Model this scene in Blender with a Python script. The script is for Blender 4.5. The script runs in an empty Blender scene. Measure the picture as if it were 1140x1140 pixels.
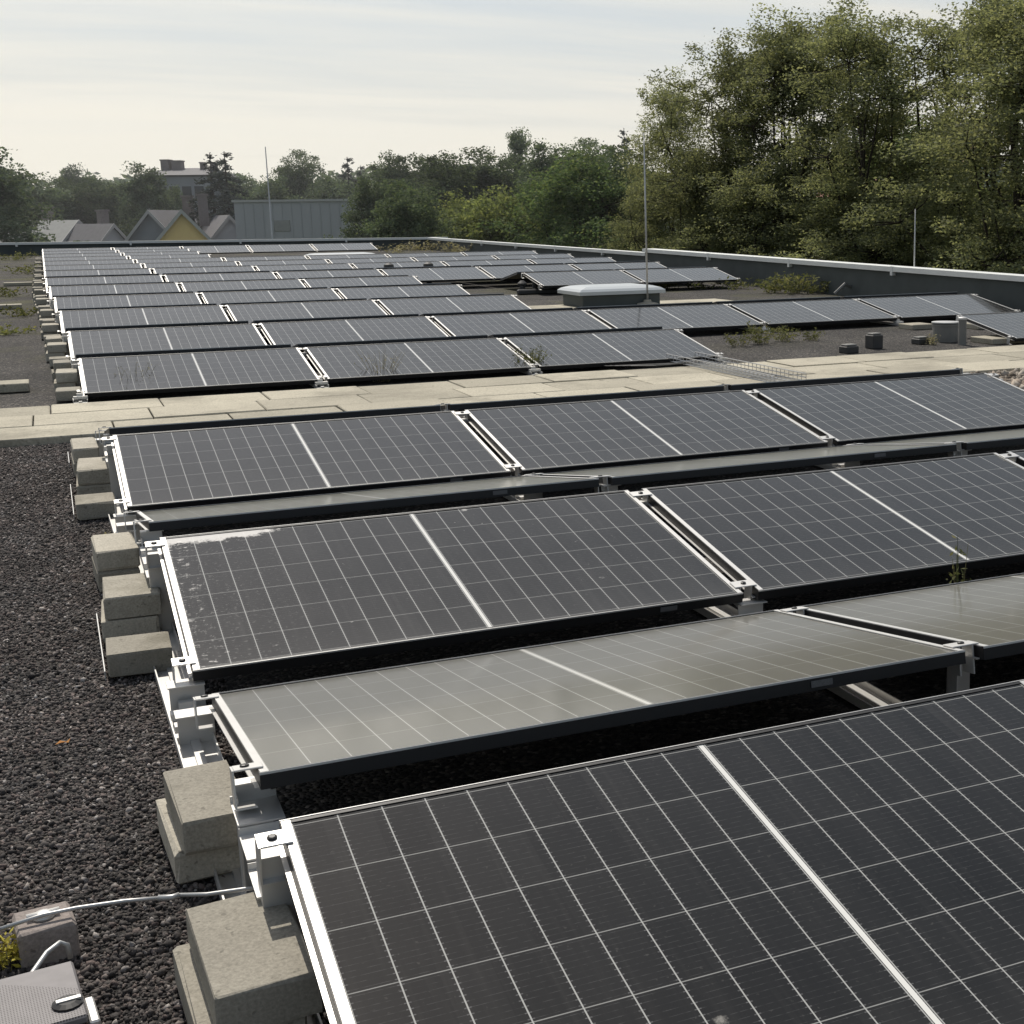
import bpy, math, random
import numpy as np
from mathutils import Vector, Matrix, Euler

random.seed(7); rng = np.random.default_rng(7)
SC = bpy.context.scene
COL = SC.collection
R = math.radians
SLOPE = 0.0104                      # the roof falls very gently towards the viewer
CAM = Vector((-0.267, -4.016, 1.408))
FPX, PX, PY = 1530.3, 800.0, 570.0  # focal length and principal point, in pixels of the 1140 px photograph

# ------------------------------------------------------------------ helpers
class MB:
    """Collects shapes and links them as one mesh object."""
    def __init__(s): s.v=[]; s.f=[]; s.m=[]
    def add(s, vs, fs, mi=0):
        o=len(s.v); s.v+= [tuple(v) for v in vs]; s.f+= [tuple(o+i for i in f) for f in fs]; s.m+=[mi]*len(fs); return s
    def box(s, x0,x1,y0,y1,z0,z1, mi=0, M=None):
        vs=[Vector((x,y,z)) for z in (z0,z1) for y in (y0,y1) for x in (x0,x1)]
        if M is not None: vs=[M@v for v in vs]
        return s.add(vs,[(0,2,3,1),(4,5,7,6),(0,1,5,4),(2,6,7,3),(0,4,6,2),(1,3,7,5)],mi)
    def bbox(s, x0,x1,y0,y1,z0,z1,b=.006, mi=0, M=None, jit=0.0):
        """box with chamfered edges"""
        vs=[]; idx={}
        for cx in (0,1):
            for cy in (0,1):
                for cz in (0,1):
                    for ax in range(3):
                        p=[x1 if cx else x0, y1 if cy else y0, z1 if cz else z0]
                        sg=[-1 if cx else 1,-1 if cy else 1,-1 if cz else 1]
                        for k in range(3):
                            if k!=ax: p[k]+=sg[k]*b*(1+ (random.uniform(-jit,jit) if jit else 0))
                        idx[(cx,cy,cz,ax)]=len(vs); vs.append(Vector(p))
        fs=[]
        c=[(0,0),(0,1),(1,1),(1,0)]
        for ax in range(3):
            o=[k for k in range(3) if k!=ax]
            for sd in (0,1):
                loop=[]
                for (a,bb) in c:
                    k=[0,0,0]; k[ax]=sd; k[o[0]]=a; k[o[1]]=bb; loop.append(idx[(k[0],k[1],k[2],ax)])
                fs.append(loop)
        for ax in range(3):
            o=[k for k in range(3) if k!=ax]
            for (a,bb) in c:
                k0=[0,0,0]; k0[o[0]]=a; k0[o[1]]=bb; k1=list(k0); k1[ax]=1
                fs.append([idx[(*k0,o[0])],idx[(*k1,o[0])],idx[(*k1,o[1])],idx[(*k0,o[1])]])
        for cx in (0,1):
            for cy in (0,1):
                for cz in (0,1): fs.append([idx[(cx,cy,cz,0)],idx[(cx,cy,cz,1)],idx[(cx,cy,cz,2)]])
        if M is not None: vs=[M@v for v in vs]
        return s.add(vs,fs,mi)
    def tube(s, pts, rad, n=6, mi=0, caps=True):
        pts=[Vector(p) for p in pts]; rs=rad if isinstance(rad,(list,tuple)) else [rad]*len(pts)
        rings=[]
        for i,p in enumerate(pts):
            d=(pts[min(i+1,len(pts)-1)]-pts[max(i-1,0)]).normalized()
            a=d.cross(Vector((0,0,1)) if abs(d.z)<.9 else Vector((1,0,0))).normalized(); b=d.cross(a)
            rings.append([p+(a*math.cos(2*math.pi*k/n)+b*math.sin(2*math.pi*k/n))*rs[i] for k in range(n)])
        vs=[v for r in rings for v in r]; fs=[]
        for i in range(len(pts)-1):
            for k in range(n): fs.append((i*n+k,i*n+(k+1)%n,(i+1)*n+(k+1)%n,(i+1)*n+k))
        if caps: fs.append(tuple(range(n))); fs.append(tuple((len(pts)-1)*n+k for k in range(n)))
        return s.add(vs,fs,mi)
    def lathe(s, prof, c=(0,0,0), n=20, mi=0):
        vs=[];fs=[]
        for r,z in prof:
            for k in range(n): vs.append((c[0]+r*math.cos(2*math.pi*k/n),c[1]+r*math.sin(2*math.pi*k/n),c[2]+z))
        for i in range(len(prof)-1):
            for k in range(n): fs.append((i*n+k,i*n+(k+1)%n,(i+1)*n+(k+1)%n,(i+1)*n+k))
        fs.append(tuple((len(prof)-1)*n+k for k in range(n))); fs.append(tuple(range(n)))
        return s.add(vs,fs,mi)
    def mesh(s,name,mats,smooth=False):
        me=bpy.data.meshes.new(name); me.from_pydata(s.v,[],s.f)
        import bmesh
        bm=bmesh.new(); bm.from_mesh(me); 
        for i,f in enumerate(bm.faces): f.material_index=s.m[i]; f.smooth=smooth
        bmesh.ops.recalc_face_normals(bm,faces=bm.faces); bm.to_mesh(me); bm.free()
        for m in (mats if isinstance(mats,(list,tuple)) else [mats]): me.materials.append(m)
        return me
    def build(s,name,mats,parent=None,smooth=False):
        return link(name,s.mesh(name,mats,smooth),parent)

def link(name,me,parent=None):
    o=bpy.data.objects.new(name,me); COL.objects.link(o)
    if parent is not None: o.parent=parent
    return o
def tag(o,label=None,cat=None,group=None,kind=None):
    for k,v in (('label',label),('category',cat),('group',group),('kind',kind)):
        if v: o[k]=v
    return o
def thing(name,label,cat,loc=(0,0,0),rot=(0,0,0),group=None):
    o=bpy.data.objects.new(name,None); COL.objects.link(o); o.location=loc; o.rotation_euler=rot; o.empty_display_size=.1
    return tag(o,label,cat,group)
def copy_tree(root):
    r=root.copy(); COL.objects.link(r)
    for ch in list(root.children):
        c=ch.copy(); COL.objects.link(c); c.parent=r
        for g in list(ch.children):
            d=g.copy(); COL.objects.link(d); d.parent=c
    return r
def Z(y,h=0.0): return SLOPE*y+h
ORD=['first','second','third','fourth','fifth','sixth','seventh','eighth','ninth','tenth','eleventh','twelfth','thirteenth','fourteenth']

# ------------------------------------------------------------------ camera
yaw,pit,rol=0.4477,0.2114,-0.0116
cf=Vector((math.sin(yaw)*math.cos(pit),math.cos(yaw)*math.cos(pit),-math.sin(pit)))
rt=Vector((math.cos(yaw),-math.sin(yaw),0)); up=rt.cross(cf)
cr=rt*math.cos(rol)+up*math.sin(rol); cu=up*math.cos(rol)-rt*math.sin(rol)
cd=bpy.data.cameras.new('Camera'); cam=bpy.data.objects.new('Camera',cd); COL.objects.link(cam); SC.camera=cam
Mc=Matrix((cr,cu,-cf)).transposed().to_4x4(); Mc.translation=CAM; cam.matrix_world=Mc
cd.sensor_width=36; cd.lens=FPX/1140*36; cd.shift_x=(570-PX)/1140; cd.shift_y=0; cd.clip_start=.05; cd.clip_end=6000
def ray(u,v): return cf+cr*((u-PX)/FPX)+cu*((PY-v)/FPX)
def at(u,v,depth): return CAM+ray(u,v)*depth           # a point at that depth in front of the lens
def on(u,v,h=0.0):                                      # where that line of sight meets the roof plane raised by h
    d=ray(u,v); t=(h+SLOPE*CAM.y-CAM.z)/(d.z-SLOPE*d.y); return CAM+d*t

# ------------------------------------------------------------------ materials
def mat(name):
    m=bpy.data.materials.new(name); m.use_nodes=True; nt=m.node_tree; nt.nodes.clear()
    out=nt.nodes.new('ShaderNodeOutputMaterial'); return m,nt,out
def N(nt,t,**kw):
    n=nt.nodes.new(t)
    for k,v in kw.items():
        if k in ('inp',):
            for i,x in v.items(): n.inputs[i].default_value=x
        else: setattr(n,k,v)
    return n
def L(nt,a,b): nt.links.new(a,b)
def ramp(nt,fac,stops,interp='LINEAR'):
    r=nt.nodes.new('ShaderNodeValToRGB'); r.color_ramp.interpolation=interp
    while len(r.color_ramp.elements)>1: r.color_ramp.elements.remove(r.color_ramp.elements[-1])
    for i,(p,c) in enumerate(stops):
        e=r.color_ramp.elements[0] if i==0 else r.color_ramp.elements.new(p)
        e.position=p; e.color=(c,c,c,1) if isinstance(c,(int,float)) else (*c,1)
    L(nt,fac,r.inputs[0]); return r.outputs[0]
def math_(nt,op,a,b=None,c=None,clamp=False):
    n=nt.nodes.new('ShaderNodeMath'); n.operation=op; n.use_clamp=clamp
    for i,x in enumerate((a,b,c)):
        if x is None: continue
        if isinstance(x,(int,float)): n.inputs[i].default_value=x
        else: L(nt,x,n.inputs[i])
    return n.outputs[0]
def mixc(nt,fac,a,b,bt='MIX'):
    n=nt.nodes.new('ShaderNodeMix'); n.data_type='RGBA'; n.blend_type=bt
    for i,x in ((0,fac),(6,a),(7,b)):
        if isinstance(x,(int,float)): n.inputs[i].default_value=x
        elif isinstance(x,(tuple,list)): n.inputs[i].default_value=(*x,1)
        else: L(nt,x,n.inputs[i])
    return n.outputs[2]
def noise(nt,vec,scale,detail=4,rough=.55,out=0):
    n=nt.nodes.new('ShaderNodeTexNoise'); n.inputs['Scale'].default_value=scale; n.inputs['Detail'].default_value=detail; n.inputs['Roughness'].default_value=rough
    if vec is not None: L(nt,vec,n.inputs['Vector'])
    return n.outputs[out]
def pbsdf(nt,out,col,rough=.6,metal=0.0,spec=.5,coat=0,coatr=.1):
    b=nt.nodes.new('ShaderNodeBsdfPrincipled')
    for k,v in (('Base Color',col),('Roughness',rough),('Metallic',metal),('Specular IOR Level',spec),('Coat Weight',coat),('Coat Roughness',coatr)):
        if isinstance(v,(int,float)): b.inputs[k].default_value=v
        elif isinstance(v,tuple): b.inputs[k].default_value=(*v,1)
        else: L(nt,v,b.inputs[k])
    L(nt,b.outputs[0],out.inputs[0]); return b
def bump(nt,b,h,strength=.4,dist=.01):
    n=nt.nodes.new('ShaderNodeBump'); n.inputs['Strength'].default_value=strength; n.inputs['Distance'].default_value=dist
    L(nt,h,n.inputs['Height']); L(nt,n.outputs[0],b.inputs['Normal'])
def coords(nt,kind='Object'): return nt.nodes.new('ShaderNodeTexCoord').outputs[kind]
def geo(nt,o='Position'): return nt.nodes.new('ShaderNodeNewGeometry').outputs[o]
def rnd(nt): return nt.nodes.new('ShaderNodeObjectInfo').outputs['Random']

def simple(name,c,rough=.6,metal=0.0,var=.25,scale=6,spec=.5,bmp=0):
    m,nt,out=mat(name); n=noise(nt,coords(nt),scale,5)
    col=mixc(nt,n,tuple(x*(1-var) for x in c),tuple(min(1,x*(1+var)) for x in c))
    b=pbsdf(nt,out,col,rough,metal,spec)
    if bmp: bump(nt,b,noise(nt,coords(nt),scale*8,3),bmp,.01)
    return m

PL,PW=1.755,1.038        # a module
def glass_material(name,dirt_glint=False,glare_film=False):
    m,nt,out=mat(name)
    uv=nt.nodes.new('ShaderNodeUVMap').outputs[0]
    sep=nt.nodes.new('ShaderNodeSeparateXYZ'); L(nt,uv,sep.inputs[0]); x,y=sep.outputs[0],sep.outputs[1]
    ax=math_(nt,'ABSOLUTE',math_(nt,'SUBTRACT',x,PL/2))
    hs=.0085; mg=.021
    px=(PL/2-mg-hs)/10; py=(PW-2*mg)/6
    tx=math_(nt,'DIVIDE',math_(nt,'SUBTRACT',ax,hs),px)
    ty=math_(nt,'DIVIDE',math_(nt,'SUBTRACT',y,mg),py)
    def line(t,pitch,w):
        d=math_(nt,'ABSOLUTE',math_(nt,'SUBTRACT',t,math_(nt,'ROUND',t)))
        return math_(nt,'LESS_THAN',d,w/pitch)
    lx=line(tx,px,.0013); ly=line(ty,py,.0012)
    strip=math_(nt,'LESS_THAN',ax,.0055)
    # busbars: eleven fine wires in each cell, broken by noise
    tb=math_(nt,'MULTIPLY',ty,11.0)
    db=math_(nt,'ABSOLUTE',math_(nt,'SUBTRACT',math_(nt,'FRACT',tb),.5))
    bus=math_(nt,'LESS_THAN',db,.036)
    nb=nt.nodes.new('ShaderNodeTexNoise'); nb.inputs['Scale'].default_value=1; nb.inputs['Detail'].default_value=2
    mp=nt.nodes.new('ShaderNodeMapping'); mp.inputs['Scale'].default_value=(60,75,1); L(nt,uv,mp.inputs[0]); L(nt,mp.outputs[0],nb.inputs['Vector'])
    bus=math_(nt,'MULTIPLY',bus,ramp(nt,nb.outputs[0],[(.42,0.10),(.62,1.0)]))
    # solder ticks on the column lines
    tick=math_(nt,'MULTIPLY',math_(nt,'LESS_THAN',db,.09),line(tx,px,.006))
    # each cell slightly its own tone
    cb=nt.nodes.new('ShaderNodeCombineXYZ'); L(nt,math_(nt,'FLOOR',math_(nt,'DIVIDE',x,px)),cb.inputs[0]); L(nt,math_(nt,'FLOOR',ty),cb.inputs[1]); L(nt,math_(nt,'MULTIPLY',rnd(nt),37.0),cb.inputs[2])
    wn=nt.nodes.new('ShaderNodeTexWhiteNoise'); L(nt,cb.outputs[0],wn.inputs[0])
    cell=ramp(nt,wn.outputs[0],[(0,(.0040,.0045,.0047)),(1,(.0105,.0108,.0106))])
    hue=math_(nt,'FRACT',math_(nt,'MULTIPLY',rnd(nt),7.3))
    cell=mixc(nt,math_(nt,'MULTIPLY',hue,.28),cell,(.0055,.0075,.0125))
    c=mixc(nt,math_(nt,'MULTIPLY',bus,.36),cell,(.13,.13,.13))
    c=mixc(nt,math_(nt,'MULTIPLY',tick,.35),c,(.22,.22,.22))
    c=mixc(nt,math_(nt,'MULTIPLY',ly,.85),c,(.30,.30,.285))
    c=mixc(nt,math_(nt,'MULTIPLY',lx,.95),c,(.40,.40,.38))
    c=mixc(nt,strip,c,(.72,.71,.67))
    # dust: cloudy film, thicker towards the low edge, with fine specks
    ob=coords(nt); off=nt.nodes.new('ShaderNodeVectorMath'); off.operation='ADD'; L(nt,ob,off.inputs[0])
    cb2=nt.nodes.new('ShaderNodeCombineXYZ'); L(nt,math_(nt,'MULTIPLY',rnd(nt),91.0),cb2.inputs[0]); L(nt,cb2.outputs[0],off.inputs[1])
    film=ramp(nt,noise(nt,off.outputs[0],2.3,5,.6),[(.3,.0),(.75,1.0)])
    low=math_(nt,'POWER',math_(nt,'SUBTRACT',1.0,math_(nt,'DIVIDE',y,PW),clamp=True),6.0)
    speck=ramp(nt,noise(nt,off.outputs[0],95,2,.5),[(.70,0),(.76,1)])
    dust_glare=math_(nt,'ADD',math_(nt,'MULTIPLY',film,.012),math_(nt,'ADD',math_(nt,'MULTIPLY',low,.035),math_(nt,'MULTIPLY',speck,.05)))
    dust_glare=math_(nt,'ADD',dust_glare,.16 if glare_film else .002)  # away-sloping rows: glare off the dust painted as an even pale tone
    vo=nt.nodes.new('ShaderNodeTexVoronoi'); vo.inputs['Scale'].default_value=3.1; L(nt,off.outputs[0],vo.inputs['Vector'])
    wob=math_(nt,'ADD',vo.outputs['Distance'],math_(nt,'MULTIPLY',math_(nt,'SUBTRACT',noise(nt,off.outputs[0],38,4,.7),.5),.10))
    vs=nt.nodes.new('ShaderNodeSeparateColor'); L(nt,vo.outputs['Color'],vs.inputs[0])
    drop=math_(nt,'MULTIPLY',ramp(nt,wob,[(.025,1),(.045,0)]),math_(nt,'GREATER_THAN',vs.outputs[0],.80))
    mps=nt.nodes.new('ShaderNodeMapping'); mps.inputs['Scale'].default_value=(42,1.6,1); L(nt,off.outputs[0],mps.inputs[0])
    run=ramp(nt,noise(nt,mps.outputs[0],1,3,.6),[(.52,0),(.75,1)])
    dust_glare=math_(nt,'ADD',dust_glare,math_(nt,'ADD',math_(nt,'MULTIPLY',drop,.45),math_(nt,'MULTIPLY',run,.014)))
    if dirt_glint:   # splashed white dirt and its painted-in sun glint in the upper left corner of one module, and specks along its left end
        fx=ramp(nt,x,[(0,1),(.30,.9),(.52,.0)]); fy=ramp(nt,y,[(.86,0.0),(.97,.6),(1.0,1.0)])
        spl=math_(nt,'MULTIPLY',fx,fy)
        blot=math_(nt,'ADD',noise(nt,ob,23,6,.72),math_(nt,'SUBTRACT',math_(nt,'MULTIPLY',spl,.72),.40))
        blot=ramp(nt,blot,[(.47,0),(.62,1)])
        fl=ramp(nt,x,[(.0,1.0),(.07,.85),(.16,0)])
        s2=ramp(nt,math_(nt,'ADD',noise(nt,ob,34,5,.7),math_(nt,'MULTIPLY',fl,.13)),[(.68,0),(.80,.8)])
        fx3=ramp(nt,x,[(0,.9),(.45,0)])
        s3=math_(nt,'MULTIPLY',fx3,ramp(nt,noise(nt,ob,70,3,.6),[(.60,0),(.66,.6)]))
        dust_glare=math_(nt,'ADD',dust_glare,math_(nt,'MULTIPLY',math_(nt,'ADD',math_(nt,'ADD',blot,s2),math_(nt,'MULTIPLY',s3,.28)),.85),clamp=True)
    c=mixc(nt,dust_glare,c,(.80,.77,.72) if dirt_glint else (.55,.52,.47))
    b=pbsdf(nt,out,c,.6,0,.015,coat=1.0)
    b.inputs['Coat IOR'].default_value=1.50 if glare_film else 1.29; b.inputs['Sheen Weight'].default_value=.42 if glare_film else .004; b.inputs['Sheen Roughness'].default_value=.35; b.inputs['Sheen Tint'].default_value=(1,.92,.70,1)
    L(nt,math_(nt,'ADD',math_(nt,'MULTIPLY',film,.03),.10 if glare_film else .065),b.inputs['Coat Roughness'])
    return m

M={}
M['glass']=glass_material('panel_glass'); M['glass_glare']=glass_material('glare_panel_glass',False,True); M['glass_dirt_glint']=glass_material('panel_glass_dirt_glint',True)
M['black_frame']=simple('black_anodised_frame',(.007,.007,.008),.5,.1,.2,9)
M['silver']=simple('mill_aluminium',(.62,.61,.585),.42,.55,.10,14)
M['silver_dull']=simple('weathered_aluminium',(.50,.50,.49),.5,.5,.18,9)
M['bolt']=simple('dark_bolt',(.03,.03,.03),.4,.6,.2,9)
M['sticker']=simple('grey_sticker',(.10,.10,.10),.6,0,.5,400)

def concrete(name,c,sc=1.0,island=False):
    m,nt,out=mat(name); ob=coords(nt)
    off=nt.nodes.new('ShaderNodeVectorMath'); off.operation='ADD'; L(nt,ob,off.inputs[0])
    cb=nt.nodes.new('ShaderNodeCombineXYZ'); L(nt,math_(nt,'MULTIPLY',rnd(nt),53.0),cb.inputs[0]); L(nt,cb.outputs[0],off.inputs[1]); ob=off.outputs[0]
    a=mixc(nt,noise(nt,ob,5*sc,6,.65),tuple(x*.72 for x in c),tuple(x*1.2 for x in c))
    if island: a=mixc(nt,1.0,a,ramp(nt,geo(nt,'Random Per Island'),[(0,.80),(1,1.12)]),'MULTIPLY')
    else: a=mixc(nt,1.0,a,ramp(nt,rnd(nt),[(0,.68),(1,1.12)]),'MULTIPLY')
    g=noise(nt,ob,160*sc,3,.6); a=mixc(nt,1.0,a,ramp(nt,g,[(.25,.72),(.75,1.22)]),'MULTIPLY')
    pit=ramp(nt,noise(nt,ob,55*sc,2,.4),[(.27,1),(.33,0)])
    a=mixc(nt,math_(nt,'MULTIPLY',pit,.6),a,tuple(x*.3 for x in c))
    st=ramp(nt,noise(nt,ob,2.2*sc,5,.7),[(.50,0),(.68,.55)]); a=mixc(nt,st,a,(.12,.11,.075) if not island else (.17,.155,.12))
    if island:
        vv=nt.nodes.new('ShaderNodeTexVoronoi'); vv.inputs['Scale'].default_value=1.7; L(nt,ob,vv.inputs['Vector'])
        vsp=nt.nodes.new('ShaderNodeSeparateColor'); L(nt,vv.outputs['Color'],vsp.inputs[0])
        sp_=math_(nt,'MULTIPLY',ramp(nt,math_(nt,'ADD',vv.outputs['Distance'],math_(nt,'MULTIPLY',noise(nt,ob,60,3),.03)),[(.038,1),(.055,0)]),math_(nt,'GREATER_THAN',vsp.outputs[0],.6))
        a=mixc(nt,math_(nt,'MULTIPLY',sp_,.8),a,(.05,.045,.035))
    b=pbsdf(nt,out,a,.9,0,.25); bump(nt,b,math_(nt,'SUBTRACT',g,math_(nt,'MULTIPLY',pit,.8)),.5,.002); return m
M['block']=concrete('ballast_concrete',(.46,.425,.35))
M['block_pink']=concrete('holder_concrete',(.30,.26,.235))
M['paver']=concrete('paver_concrete',(.47,.432,.34),.5,True)

# roof gravel
def gravel_sheet():
    m,nt,out=mat('dark_lava_gravel'); p=geo(nt)
    v=nt.nodes.new('ShaderNodeTexVoronoi'); v.inputs['Scale'].default_value=80; L(nt,p,v.inputs['Vector'])
    sepc=nt.nodes.new('ShaderNodeSeparateColor'); L(nt,v.outputs['Color'],sepc.inputs[0])
    c=ramp(nt,sepc.outputs[0],[(0,(.016,.016,.016)),(.6,(.058,.054,.050)),(.9,(.11,.095,.08)),(1,(.22,.20,.18))])
    big=ramp(nt,noise(nt,p,.9,5,.6),[(.35,.6),(.7,1.25)]); c=mixc(nt,1.0,c,big,'MULTIPLY')
    sep=nt.nodes.new('ShaderNodeSeparateXYZ'); L(nt,p,sep.inputs[0])
    far=ramp(nt,math_(nt,'DIVIDE',sep.outputs[1],40.0),[(.18,0),(.30,.35),(.6,1)])
    moss=math_(nt,'MULTIPLY',ramp(nt,noise(nt,p,1.1,6,.62),[(.50,0),(.62,1)]),far)
    c=mixc(nt,math_(nt,'MULTIPLY',moss,.7),c,(.085,.085,.032))
    b=pbsdf(nt,out,c,.9,0,.3)
    bump(nt,b,math_(nt,'SUBTRACT',1.0,v.outputs['Distance']),.9,.012); return m
M['gravel']=gravel_sheet()
def chips(name,stops):
    m,nt,out=mat(name); c=ramp(nt,geo(nt,'Random Per Island'),stops)
    p=geo(nt); c=mixc(nt,1.0,c,ramp(nt,noise(nt,p,240,3,.7),[(.3,.6),(.7,1.3)]),'MULTIPLY')
    c=mixc(nt,1.0,c,ramp(nt,noise(nt,p,2.0,3,.5),[(.35,.75),(.65,1.2)]),'MULTIPLY')
    c=mixc(nt,ramp(nt,noise(nt,p,2.6,4,.6),[(.42,0),(.66,.8)]),c,mixc(nt,1.0,c,(1.07,1.0,.96),'MULTIPLY'))
    b=pbsdf(nt,out,c,.85,0,.35); bump(nt,b,noise(nt,p,300,3),.5,.002); return m
M['chips']=chips('lava_chips',[(0,(.034,.031,.030)),(.35,(.072,.065,.061)),(.68,(.120,.107,.098)),(.86,(.155,.122,.110)),(.94,(.24,.215,.20)),(1,(.46,.43,.40))])
M['pebble']=chips('pale_pebbles',[(0,(.10,.08,.06)),(.5,(.24,.20,.16)),(1,(.42,.38,.32))])
M['coping']=simple('zinc_coping',(.72,.73,.70),.5,.15,.12,3)
M['upstand']=simple('bitumen_upstand',(.075,.085,.082),.75,0,.35,2.5,.3)
M['render_wall']=simple('grey_render',(.18,.18,.175),.9,0,.12,2)

# foliage
def leafmat(name,dark,light,yellow,trans=.35):
    m,nt,out=mat(name)
    c=ramp(nt,geo(nt,'Random Per Island'),[(0,dark),(.65,light),(1,yellow)])
    c=mixc(nt,1.0,c,ramp(nt,noise(nt,coords(nt),.55,4,.6),[(.3,.55),(.7,1.25)]),'MULTIPLY')
    hs=nt.nodes.new('ShaderNodeHueSaturation'); L(nt,c,hs.inputs['Color']); L(nt,math_(nt,'ADD',math_(nt,'MULTIPLY',rnd(nt),.5),.75),hs.inputs['Value']); c=hs.outputs[0]
    d=nt.nodes.new('ShaderNodeBsdfPrincipled'); L(nt,c,d.inputs['Base Color']); d.inputs['Roughness'].default_value=.75; d.inputs['Specular IOR Level'].default_value=.08
    t=nt.nodes.new('ShaderNodeBsdfTranslucent'); L(nt,mixc(nt,1.0,c,(1.15,1.15,.72),'MULTIPLY'),t.inputs[0])
    mx=nt.nodes.new('ShaderNodeMixShader'); mx.inputs[0].default_value=trans; L(nt,d.outputs[0],mx.inputs[1]); L(nt,t.outputs[0],mx.inputs[2]); L(nt,mx.outputs[0],out.inputs[0]); return m
M['leaf_robinia']=leafmat('robinia_leaves',(.175,.192,.122),(.27,.285,.175),(.345,.345,.215),.52)
M['leaf_green']=leafmat('green_leaves',(.09,.135,.07),(.15,.21,.10),(.22,.25,.12),.45)
M['leaf_dark']=leafmat('dark_leaves',(.085,.115,.075),(.13,.17,.105),(.17,.20,.12),.38)
M['leaf_lime']=leafmat('lime_leaves',(.16,.19,.085),(.23,.27,.12),(.30,.31,.14),.45)
M['leaf_far']=leafmat('hazy_leaves',(.10,.135,.09),(.135,.175,.115),(.17,.20,.13),.35)
M['needle']=leafmat('spruce_needles',(.075,.09,.088),(.10,.118,.11),(.125,.14,.12),.2)
M['weed']=leafmat('weed_leaves',(.11,.12,.055),(.20,.21,.09),(.32,.29,.15))
M['dry']=leafmat('dry_stems',(.30,.265,.18),(.40,.36,.25),(.50,.46,.34),.3)
M['bark']=simple('bark',(.055,.045,.036),.9,0,.35,8,.2,.5)
M['grass']=simple('meadow',(.055,.075,.03),.95,0,.4,.05,.1)
M['pipe']=simple('grey_pipe',(.20,.195,.18),.6,.1,.25,6)
M['dark_plastic']=simple('dark_plastic',(.045,.044,.042),.6,0,.3,8)
M['yellow_wall']=simple('yellow_plaster',(.97,.68,.29),.9,0,.08,2)
M['white_wall']=simple('pale_plaster',(.50,.52,.54),.9,0,.08,2)
M['roof_tile']=simple('dark_roof_tiles',(.13,.125,.13),.8,0,.25,3)
M['roof_pale']=simple('pale_roof_tiles',(.30,.30,.28),.8,0,.2,3)
M['roof_red']=simple('red_roof_tiles',(.36,.17,.12),.85,0,.2,3)
M['fascia']=simple('pale_fascia',(.45,.44,.42),.7,0,.1,3)
M['far_grey']=simple('grey_facade',(.28,.295,.31),.9,0,.08,.6)
M['far_grey2']=simple('grey_box_facade',(.40,.405,.41),.9,0,.06,.4)
M['window']=simple('dark_window',(.03,.035,.04),.15,0,.2,3)
M['dome']=simple('opal_dome',(.46,.49,.50),.35,0,.06,2)
M['brick']=simple('chimney_brick',(.22,.19,.18),.9,0,.3,8)
M['wire']=simple('galvanised_wire',(.48,.48,.47),.45,.6,.15,30)
M['yellow_moss']=simple('yellow_stonecrop',(.42,.36,.05),.9,0,.35,40)
M['orange_leaf']=simple('orange_leaf',(.50,.22,.05),.8,0,.3,40)

# ------------------------------------------------------------------ setting
def plane(name,pts,m,kind='structure'):
    o=MB().add(pts,[tuple(range(len(pts)))]).build(name,m); o['kind']=kind; return o
plane('ground',[(-3000,-3000,-9),(3000,-3000,-9),(3000,3000,-9),(-3000,3000,-9)],M['grass'])
RX=11.72
FARY=lambda x: 43.0-(x-RX)*.19
pts=[(-14,-12,Z(-12)),(RX+.14,-12,Z(-12)),(RX+.14,43,Z(43)),(-14,FARY(-14),Z(FARY(-14)))]
plane('roof_gravel',pts,M['gravel'])

# paved walkway: individual slabs, one structure
wk=MB(); ws=[5.50,6.08,6.66,7.22]
for j in range(3):
    x=-9+random.uniform(0,.3)+j*.21; k=0
    while x<11.2:
        wx=.745
        y0,y1=ws[j]+.006,ws[j+1]-.006
        if not (j==0 and -1.15<x+wx*.5<-.42):
            h=random.uniform(-.006,.006)
            wk.bbox(x+.005,x+wx-.005,y0,y1,Z(6.3)-.02,Z(6.3,.042+h),.006,jit=.6)
        x+=wx; k+=1
o=wk.build('walkway',M['paver']); o['kind']='structure'

# foreground lava chips (stuff): thousands of small angular stones
def stones(name,m,n,region,size,zfun,layers=1.0):
    t=(1+5**.5)/2
    iv=np.array([(-1,t,0),(1,t,0),(-1,-t,0),(1,-t,0),(0,-1,t),(0,1,t),(0,-1,-t),(0,1,-t),(t,0,-1),(t,0,1),(-t,0,-1),(-t,0,1)],float); iv/=np.linalg.norm(iv[0])
    fc=np.array([(0,11,5),(0,5,1),(0,1,7),(0,7,10),(0,10,11),(1,5,9),(5,11,4),(11,10,2),(10,7,6),(7,1,8),(3,9,4),(3,4,2),(3,2,6),(3,6,8),(3,8,9),(4,9,5),(2,4,11),(6,2,10),(8,6,7),(9,8,1)])
    P=region(n); n=len(P)
    s=size*np.exp(np.clip(rng.normal(0,.32,n),-.8,.75))
    V=iv[None]*(1+rng.normal(0,.24,(n,12,1)))
    V=V*(s[:,None,None]*np.stack([rng.uniform(.75,1.25,n),rng.uniform(.7,1.1,n),rng.uniform(.45,.85,n)],1)[:,None,:])
    # random rotation
    q=rng.normal(size=(n,4)); q/=np.linalg.norm(q,axis=1)[:,None]; w,x,y,z=q.T
    Rm=np.stack([1-2*(y*y+z*z),2*(x*y-z*w),2*(x*z+y*w),2*(x*y+z*w),1-2*(x*x+z*z),2*(y*z-x*w),2*(x*z-y*w),2*(y*z+x*w),1-2*(x*x+y*y)],1).reshape(n,3,3)
    V=np.einsum('nij,nkj->nki',Rm,V)
    zz=zfun(P)+s*rng.uniform(.1,.9*layers,n)
    V+=np.concatenate([P,zz[:,None]],1)[:,None,:]
    F=(fc[None]+12*np.arange(n)[:,None,None]).reshape(-1,3)
    return link(name,npmesh(name,V.reshape(-1,3),F,m))
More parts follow.
